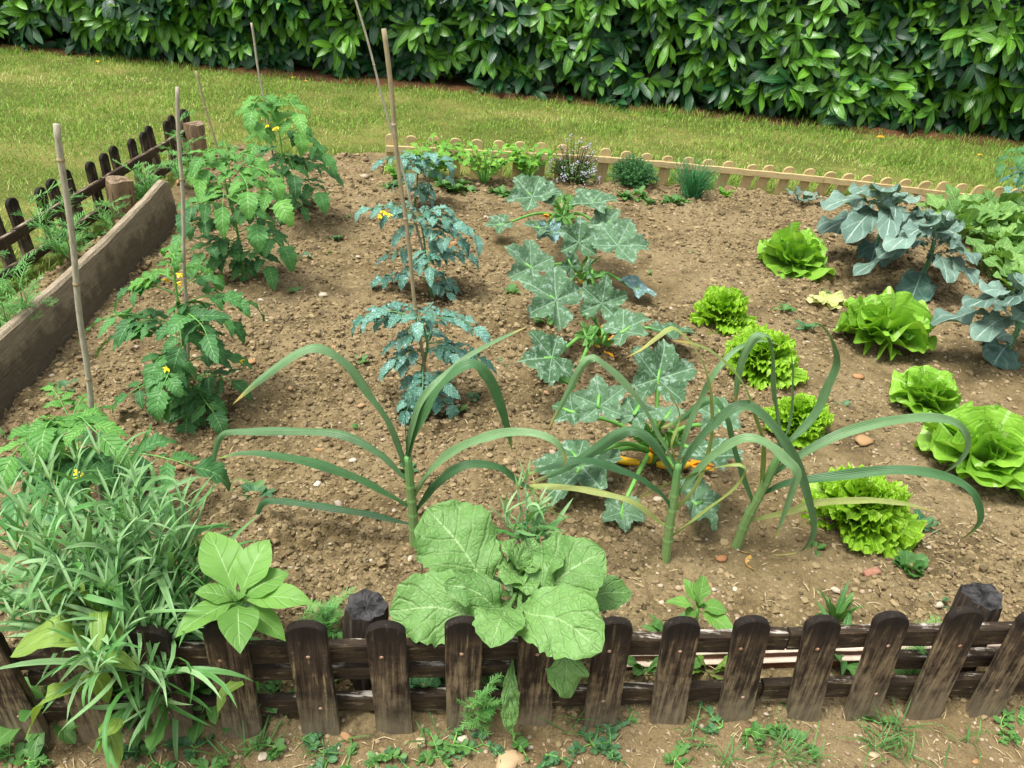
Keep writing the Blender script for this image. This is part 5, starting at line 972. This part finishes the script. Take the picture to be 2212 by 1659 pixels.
# herbs along the pine fence
def herb(name, label, px, py, wpx, hpx, seed, mat, n, kind):
    r_ = np.random.default_rng(seed); b = g(px, py); dp = depth(b); R = wpx/F*dp/2; h = hpx/F*dp*1.05; root = thing(name, label, name.replace('_', ' '), b); st, lf, fl = MB(), MB(), MB()
    if kind == 'tuft':
        for k in range(n):
            az = r_.uniform(0, 6.28); l = h*r_.uniform(.7, 1.25); C = arc(b+A(r_.normal(0, R*.3), r_.normal(0, R*.3), -.01), az, r_.uniform(.9, 1.5), l, r_.uniform(.1, .9), 8); tube(lf, C, np.linspace(.0022, .0008, 8), 5, rnd=r_.random())
    else:
        tm = template(ELL, .42, 5, 1, .3, .2)
        for k in range(n):
            az = r_.uniform(0, 6.28); ri = R*math.sqrt(r_.random()); zz = h*math.sqrt(max(0, 1-(ri/R)**2))*(r_.uniform(.75, 1.1) if kind == 'dome' else r_.uniform(.55, 1.1)); t = b+A(ri*math.cos(az), ri*math.sin(az), zz); a = b+A(ri*math.cos(az)*.3, ri*math.sin(az)*.3, 0); P = resample([a, a+(t-a)*.5+A(0, 0, .02), t], 9); tube(st, P, np.linspace(.0022, .001, 9), 4, cap=False)
            m = 34 if kind == 'dome' else 26; f = r_.random(m)**.6; i = (f*8).astype(int); D = r_.normal(0, 1, (m, 3)); D[:, 2] = np.abs(D[:, 2])*.6+.25; inst(lf, tm, P[i]+r_.normal(0, .003, (m, 3)), D, r_.normal(0, .5, (m, 3))+A(0, 0, 1), r_.uniform(.009, .017, m)*(1.0 if kind == 'dome' else .9), r_.random(m))
            if kind == 'flower' and r_.random() < .5:
                for q in range(r_.integers(4, 10)):
                    p = t+A(*r_.normal(0, .006, 2), -abs(r_.normal(0, .018))); tube(fl, [p, p+A(0, 0, .004), p+A(0, 0, .006)], [.0015, .0036, .001], 5)
    if st.V: st.build('twigs', M['bark'] if kind == 'flower' else M['stem_dark'], root)
    lf.build('foliage', M[mat], root)
    if fl.V: fl.build('flowers', M['whitefl'], root)
herb('thyme', 'airy flowering thyme with pale blossoms against the pine fence', 1236, 402, 118, 92, 111, 'thyme', 130, 'flower')
herb('savory', 'dense dark green dome of fine leaves against the pine fence', 1364, 408, 122, 62, 112, 'rosem', 300, 'dome')
herb('chives', 'clump of thin upright chives against the pine fence', 1492, 432, 52, 72, 113, 'chive', 260, 'tuft')
CEL = [(0, .06), (.4, .1), (.48, .7), (.6, .6), (.75, 1), (.9, .6), (1, 0)]
def celery(label, px, py, h, seed, mat='celery', n=26, name='celery'):
    r_ = np.random.default_rng(seed); b = g(px, py); root = thing(name, label, name.replace('_', ' '), b); st, lf = MB(), MB(); tms = [template([(0, .2), (.2, .8), (.35, .65), (.55, 1), (.7, .7), (.85, .5), (1, 0)], .8, 8, 2, .4+.3*q, .2, 3, .2, wav=(.2, 2, q)) for q in range(2)]
    for k in range(n):
        az = k*2.4; l = h*r_.uniform(.55, 1.1); C = arc(b+A(math.cos(az), math.sin(az), 0)*.012, az, r_.uniform(.95, 1.5), l, r_.uniform(0, .5), 9); tube(st, C, np.linspace(.0035, .0016, 9), 6); O, Y = [], []
        for i, f in ((8, .055), (7, .045), (7, .045), (5, .036), (5, .036)):
            a = az+(0 if i == 8 else r_.choice([-1, 1])*1.2)+r_.normal(0, .3); O.append(C[i]); Y.append((math.cos(a), math.sin(a), r_.uniform(-.3, .6)))
        sc = A(.055, .045, .045, .036, .036)*h/.22*r_.uniform(.8, 1.2); q = k % 2; inst(lf, tms[q], np.array(O), np.array(Y), A(0, -.2, 1)+r_.normal(0, .3, (5, 3)), sc, r_.random(5))
    st.build('stalks', M['stem'], root); lf.build('foliage', M[mat], root)
celery('yellow green celery plant in front of the pine fence, left one of the pair', 1046, 404, .22, 121)
celery('celery plant with one tall top rising above the pine fence rail', 1136, 400, .24, 122)
celery('bright celery plant behind the sprayed tomato at the left end of the pine fence', 938, 398, .24, 123)
celery('low curly parsley at the foot of the first pine picket', 858, 398, .1, 124, n=34, name='parsley')
leafy('seedling', 'small yellow green seedling beside the chives', 'seedling', g(1562, 432), 12, .05, .09, .5, OVATE, 'celery', 125, None, (.4, 1.3), (.3, 1.))
leafy('seedling', 'young blue green seedling on a thin stem, in front of the pine fence', 'seedling', g(1727, 450), 8, .09, .15, .5, RAD, 'broc', 126, None, (.6, 1.3), (.3, 1.), part='foliage')
# low plants between the herbs and the courgettes
GW = 'low green weeds along the herb row'
for i, (px, py, s_) in enumerate([(835, 420, .07), (985, 430, .09), (955, 428, .08), (1010, 426, .08), (1085, 430, .07), (1110, 436, .08), (1130, 432, .07), (1068, 425, .06), (1345, 440, .08), (1375, 438, .09), (1400, 445, .07), (1450, 448, .09), (1470, 445, .07), (860, 418, .07), (1000, 410, .07), (1310, 470, .06), (1255, 445, .07), (915, 432, .06)]):
    leafy('weed', 'low leafy green weed on the soil between the herbs and the far vegetables', 'weed', g(px, py), 22, s_*.4, s_, .6, ROUND, 'weed', 130+i, GW, (.2, 1.3), (.3, 1.2), nn=7, nu=1)
# small weeds across the bed
GS = 'small scattered weeds in the bed'
for i, (px, py, s_) in enumerate([(520, 1060, .05), (555, 1082, .06), (548, 1070, .05), (150, 850, .05), (112, 852, .04), (155, 630, .06), (1690, 682, .06), (1738, 722, .07), (1780, 640, .03), (1990, 1142, .06), (1760, 1185, .03), (725, 520, .05), (715, 545, .04), (660, 560, .04), (990, 905, .04), (1020, 880, .03), (1105, 640, .06), (1180, 690, .07), (1175, 720, .06), (1265, 690, .05), (1230, 880, .03), (880, 1022, .04), (775, 800, .04), (1815, 880, .04), (1780, 520, .03), (600, 500, .04), (640, 640, .04), (1080, 800, .03), (1395, 600, .04), (1500, 560, .03), (780, 940, .03), (690, 430, .04), (750, 480, .03), (1185, 1030, .03), (1560, 640, .03), (2025, 1300, .04)]):
    leafy('weed', 'tiny green weed seedling on the bare soil of the bed', 'weed', g(px, py), 9, s_*.5, s_, .6, ROUND, 'weed_d' if i % 2 else 'weed', 160+i, GS, (.1, 1.1), (.2, 1.), nn=7, nu=1)
leafy('weed', 'mint like leafy weed on open soil, left of the right stump', 'weed', g(1960, 1232), 22, .03, .065, .75, ROUND, 'weed', 220, None, (.1, 1.2), (.2, 1.), nn=8, nu=2)
leafy('weed', 'tuft of narrow upright leaves behind the fence, under the largest frilly lettuce', 'weed', g(1800, 1345), 16, .07, .13, .13, LANCE, 'weed', 221, None, (.9, 1.45), (.2, .9), nn=9, nu=1)
leafy('seedling', 'rosette of long toothed leaves seen through the fence, right of the crinkled plant', 'seedling', g(1387, 1468), 12, .09, .15, .26, SPOON, 'weed', 222, None, (.7, 1.35), (.4, 1.5))
leafy('seedling', 'bright rosette of spoon shaped leaves seen through the fence below the small sunflower', 'seedling', g(1528, 1462), 11, .06, .12, .38, SPOON, 'calend', 223, None, (.6, 1.35), (.4, 1.4))
leafy('seedling', 'rosette of long narrow leaves growing over the brown edging rails', 'seedling', g(1802, 1428), 14, .08, .16, .17, LANCE, 'weed', 224, None, (.6, 1.3), (.4, 1.5))
leafy('seedling', 'round leaved plant in the dark gap between two front pickets, beside the stump', 'seedling', g(918, 1500), 9, .06, .1, .75, ROUND, 'weed_d', 225, None, (.5, 1.2), (.4, 1.2))
leafy('seedling', 'leafy green shoot in the first fence gap right of the silvery clump', 'seedling', g(455, 1500), 18, .08, .16, .26, SPOON, 'weed', 226, None, (.5, 1.35), (.5, 1.5))
leafy('seedling', 'leafy shoot hiding behind the fence just left of the crinkled plant', 'seedling', g(760, 1440), 9, .05, .09, .5, ROUND, 'weed', 227, None, (.4, 1.2), (.4, 1.2))
leafy('seedling', 'small upright seedling with paired leaves just behind the front fence, left of the small sunflower', 'seedling', g(1440, 1390), 14, .05, .09, .4, OVATE, 'weed', 228, None, (.4, 1.2), (.4, 1.2))
for i, (px, py, s_, l_) in enumerate([(205, 520, .12, 'leafy green plant at the foot of the left fence, in front of the squared log'), (300, 425, .1, 'leafy green seedling beside the squared log post'), (110, 700, .13, 'leafy green plant beside the grey board at the left edge'), (5, 965, .08, 'bright green shoot at the left edge near the end of the grey board')]):
    b = at(px, py); leafy('seedling', l_, 'seedling', A(b[0], b[1], 0), 18, s_*.5, s_, .4, OVATE, 'weed', 230+i, None, (.3, 1.3), (.4, 1.4))
for i, (px, py, l0, n) in enumerate([(380, 1540, .12, 22), (500, 1520, .1, 14), (560, 1480, .09, 12), (610, 1500, .07, 12), (110, 1540, .14, 20), (250, 1560, .12, 18), (1060, 1480, .09, 12), (1240, 1490, .08, 12)]):
    b = at(px, py); b = gz(A(b[0], fy(b[0])+.07, 0)); leafy('leafy_shoot', 'dark green leafy shoot growing in the shade right behind the front fence', 'seedling', b, n, l0*.6, l0*1.3, .26, SPOON, 'weed', 240+i, 'leafy shoots in the shade behind the front fence', (.4, 1.35), (.5, 1.6))
# creeping weeds on the path side
def creeper(label, px, py, ext, n, seed, mat, group, lsz=(.012, .024)):
    r_ = np.random.default_rng(seed); b = gp(px, py); root = thing('creeping_weed', label, 'weed', b, group); st, lf = MB(), MB(); tms = [template(ROUND, .72, 6, 1, .4, .15), template(OVATE, .55, 6, 1, .3, .2)]
    for k in range(n):
        az = r_.uniform(0, 6.28); l = ext*r_.uniform(.4, 1.2); C = arc(b, az, r_.uniform(.1, .9), l, r_.uniform(.3, 1.4), 12, r_.normal(0, .6)); C[:, 2] = np.maximum(C[:, 2], pathz(C[:, 0], C[:, 1])+.004); tube(st, C, np.linspace(.0016, .0009, 12), 5)
        m = 11; i = np.sort(r_.integers(2, 12, m)); sz = r_.uniform(*lsz, m)*(1.1-.4*i/12); a2 = az+r_.choice([-1, 1], m)*r_.uniform(.4, 1.6, m); Y = np.stack([np.cos(a2), np.sin(a2), r_.uniform(.0, .8, m)], 1); inst(lf, tms[k % 2], C[i], Y, A(0, -.1, 1)+r_.normal(0, .3, (m, 3)), sz, r_.random(m))
    st.build('stems', M['stem'], root); lf.build('foliage', M[mat], root)
GC = 'creeping weeds on the earth in front of the fence'
for i, (px, py, e, n, mat) in enumerate([(980, 1600, .07, 9, 'weed'), (950, 1625, .06, 7, 'weed'), (1110, 1590, .06, 6, 'weed'), (1045, 1600, .08, 6, 'weed_d'), (880, 1650, .06, 8, 'weed_d'), (1280, 1600, .07, 10, 'weed_d'), (1360, 1555, .05, 7, 'weed'), (1320, 1600, .06, 9, 'weed_d'), (1610, 1575, .06, 9, 'weed'), (1680, 1560, .06, 8, 'weed'), (1560, 1570, .06, 8, 'weed_d'), (1690, 1510, .05, 6, 'weed'), (1740, 1600, .05, 6, 'weed'), (2165, 1565, .06, 9, 'weed'), (2200, 1545, .05, 7, 'weed'), (650, 1590, .06, 7, 'weed_d'), (590, 1610, .05, 7, 'weed'), (455, 1655, .05, 8, 'weed'), (330, 1640, .05, 6, 'weed'), (20, 1630, .06, 10, 'weed'), (60, 1645, .05, 8, 'weed'), (420, 1610, .06, 8, 'weed_d'), (300, 1620, .06, 8, 'weed_d'), (750, 1640, .04, 7, 'weed'), (820, 1620, .06, 6, 'weed'), (580, 1560, .06, 6, 'weed_d'), (1900, 1555, .05, 4, 'weed'), (1460, 1640, .05, 5, 'weed'), (700, 1655, .06, 7, 'weed_d'), (1180, 1620, .05, 6, 'weed_d')]):
    creeper('small round leaved weed creeping over the earth in front of the dark fence', px, py, e*1.1, max(3, int(n*.55)), 260+i, mat, GC)
def grasstuft(label, px, py, n, seed, l0=.05, l1=.11, grp='grass tufts in front of the fence', path=True):
    r_ = np.random.default_rng(seed); b = gp(px, py) if path else g(px, py); root_ = MB()
    for k in range(n):
        az = r_.uniform(0, 6.28); C = arc(b+A(*r_.normal(0, .012, 2), -.005), az, r_.uniform(.5, 1.4), r_.uniform(l0, l1), r_.uniform(.4, 1.6), 8, r_.normal(0, .3)); V, Fc, L = strip(C, prof(LANCE, 8)*.0017, rnd=r_.random(), fold=.3); root_.add(V, Fc, L)
    root_.build('grass_tuft', M['weed'], None, b, True, label, 'grass', grp)
for i, (px, py, n) in enumerate([(1690, 1625, 22), (1905, 1600, 26), (1940, 1570, 20), (560, 1600, 16), (700, 1620, 14), (930, 1600, 10), (1560, 1655, 12), (1950, 1630, 12), (510, 1630, 14), (1480, 1600, 10), (1750, 1650, 14), (2080, 1600, 10), (1230, 1570, 10)]):
    grasstuft('thin tuft of grass growing in the earth in front of the dark fence', px, py, n, 300+i)
# dry grass and straw bits
def straws():
    r_ = np.random.default_rng(77); mb = MB(); k = 900; x = r_.uniform(-1.4, 1.8, k); y = r_.uniform(.75, 1.12, k)+.118*x; z = pathz(x, y); az = r_.uniform(0, 6.28, k); l = r_.uniform(.006, .035, k)
    for i in range(k):
        d = A(math.cos(az[i]), math.sin(az[i]), r_.uniform(-.05, .15)); p = A(x[i], y[i], z[i]+.003); V, Fc, L = strip(np.stack([p, p+d*l[i]*.5+A(0, 0, .002), p+d*l[i]]), A(.0008, .0009, .0004), rnd=r_.random()); mb.add(V, Fc, L)
    x2, y2 = scatter(900, 1.15, 4.5, r_); z2 = soilz(x2, y2)
    for i in range(len(x2)):
        a = r_.uniform(0, 6.28); l_ = r_.uniform(.008, .04); d = A(math.cos(a), math.sin(a), r_.uniform(-.05, .1)); p = A(x2[i], y2[i], z2[i]+.004); V, Fc, L = strip(np.stack([p, p+d*l_*.5+A(0, 0, .003), p+d*l_]), A(.0009, .001, .0004)*(1+y2[i]*.15), rnd=r_.random()); mb.add(V, Fc, L)
    mb.build('straw_bits', M['straw'], None, kind='stuff', label='bits of dry straw scattered over the bare earth', cat='straw')
straws()
# ------------------------------------------------------------------ stones, sticks and fallen leaves
def stone(label, px, py, wpx, rv, seed, flat=.6, mat='stone', group=None, path=False, cat='stone'):
    b = gp(px, py) if path else g(px, py); s_ = wpx/F*depth(b)/2; mb = MB(); rocks(mb, np.array([b+A(0, 0, s_*flat*.35)]), [s_*.95], seed, False, flat, np.array([rv])); mb.build('stone', M[mat], None, b, True, label, cat, group)
for i, (px, py, w, rv, fl, pa, l_) in enumerate([(1860, 966, 44, .5, .35, False, 'flat tan stone on open soil between the two lettuce rows'), (1556, 1216, 24, .75, .8, False, 'angular orange brown stone in front of the leaning leek'), (700, 651, 22, .3, .6, False, 'pale cream stone between the tomato rows'), (763, 1013, 20, .3, .6, False, 'white stone beside the highest leaf of the lone leek'), (687, 1055, 18, .25, .9, False, 'upright white stone under the lone leek leaves'), (690, 990, 20, .55, .6, False, 'orange tan stone behind the lone leek leaves'), (1100, 1640, 62, .95, .5, True, 'large cream stone at the bottom edge of the picture'), (745, 1578, 44, .55, .5, True, 'rusty orange stone at the foot of the front fence'), (1002, 1590, 30, .3, .5, True, 'whitish stone among the creeping weeds'), (910, 1596, 30, .4, .6, True, 'long beige stone in front of a picket, below the blackened stump'), (568, 1632, 22, .3, .6, True, 'pale stone among weeds in front of the second picket gap'), (1890, 1622, 24, .1, .6, True, 'dull grey stone beside a grass tuft'), (2110, 1640, 20, .6, .6, True, 'small tan stone near the lower right corner'), (1427, 1310, 16, .3, .7, False, 'small white stone left of the small sunflower'), (1585, 1283, 16, .28, .6, False, 'pinkish white pebble right of the small sunflower'), (545, 800, 20, .6, .6, False, 'brown stone in the trodden soil between tomatoes'), (1700, 555, 20, .5, .6, False, 'tan stone behind the farthest smooth lettuce'), (1850, 820, 30, .65, .3, False, 'flat brown stone below the large open lettuce'), (980, 540, 22, .55, .7, False, 'orange stone at the foot of the middle sprayed tomato'), (1140, 745, 22, .55, .6, False, 'tan stone left of the third courgette plant'), (290, 1040, 22, .45, .7, False, 'clay coloured stone under the lower left tomato'), (1240, 870, 20, .5, .5, False, 'tan stone left of the nearest courgette plant'), (1320, 392, 22, .8, .6, False, 'pale stone in front of the dark dome herb'), (390, 403, 22, .5, .6, False, 'brown stone near the far end of the grey board')]):
    stone(l_, px, py, w, rv, 400+i, fl, path=pa)
b = g(1880, 1244); mb = MB(); a_ = frame(A(-.35, 1, .05), A(0, -.3, 1)); box(mb, b+A(0, 0, .008), .048, .022, .016, a_, .003); mb.build('brick_piece', M['brick'], None, b, True, 'broken piece of reddish brick on the soil behind the front fence', 'brick')
GP = 'small pale pebbles in the soil'; rp = np.random.default_rng(55)
proto = []
for k in range(5):
    mb = MB(); rocks(mb, np.zeros((1, 3)), [1.], 500+k, False, .6, np.array([rp.random()])); o = mb.build('pebble', M['stone'], None, (0, 0, 0), True, 'small pale pebble lying on the brown soil of the bed', 'pebble', GP); proto.append(o)
xs_, ys_ = scatter(95, 1.2, 4.6, rp)
for i, (x, y) in enumerate(zip(xs_, ys_)):
    o = proto[i] if i < 5 else proto[i % 5].copy()
    if i >= 5: S.collection.objects.link(o)
    s_ = float(np.exp(rp.normal(-4.75, .3))*(.8+.12*y)); o.location = (x, y, float(soilz(x, y))+s_*.25); o.scale = (s_,)*3; o.rotation_euler = (0, 0, rp.uniform(0, 6.28))
def stick(label, p0, p1, r, mat='bamboo_d'):
    a, b = g(*p0)+A(0, 0, r), g(*p1)+A(0, 0, r*1.5); mb = MB(); tube(mb, resample([a, (a+b)/2+A(0, 0, .003), b], 8), np.linspace(r, r*.8, 8), 7); mb.build('stick', M[mat], None, a, True, label, 'stick')
stick('broken bamboo stick lying on the soil at the right edge', (2098, 1152), (2172, 1181), .0045); stick('thin dry twig on the soil left of the crinkled plant', (565, 838), (610, 826), .0025); stick('thin dry twig below the smaller smooth lettuce', (1990, 1172), (2030, 1150), .002)
for i, (px, py, s_) in enumerate([(205, 132, .09), (640, 167, .07), (657, 174, .05), (1197, 286, .08), (1179, 231, .06), (1417, 286, .06), (1367, 249, .07), (1841, 306, .11), (1893, 295, .11), (2122, 334, .07), (1470, 290, .05), (258, 148, .05)]):
    b = at(px, py, .03); mb = MB(); r_ = np.random.default_rng(600+i); az = r_.uniform(-.6, .6)+(3.14 if i % 2 else 0); s_ *= .75; C = arc(b, az, .15, s_, .4, 8); V, Fc, L = strip(C, prof(ELL, 8)*s_*.16, nu=2, rnd=r_.random(), roll=r_.normal(0, .3), wav=(.2, 1, 1)); mb.add(V, Fc, L); mb.build('fallen_leaf', M['fallen'], None, b, True, 'yellow fallen leaf lying on the lawn near the hedge', 'leaf', 'fallen yellow leaves on the lawn')
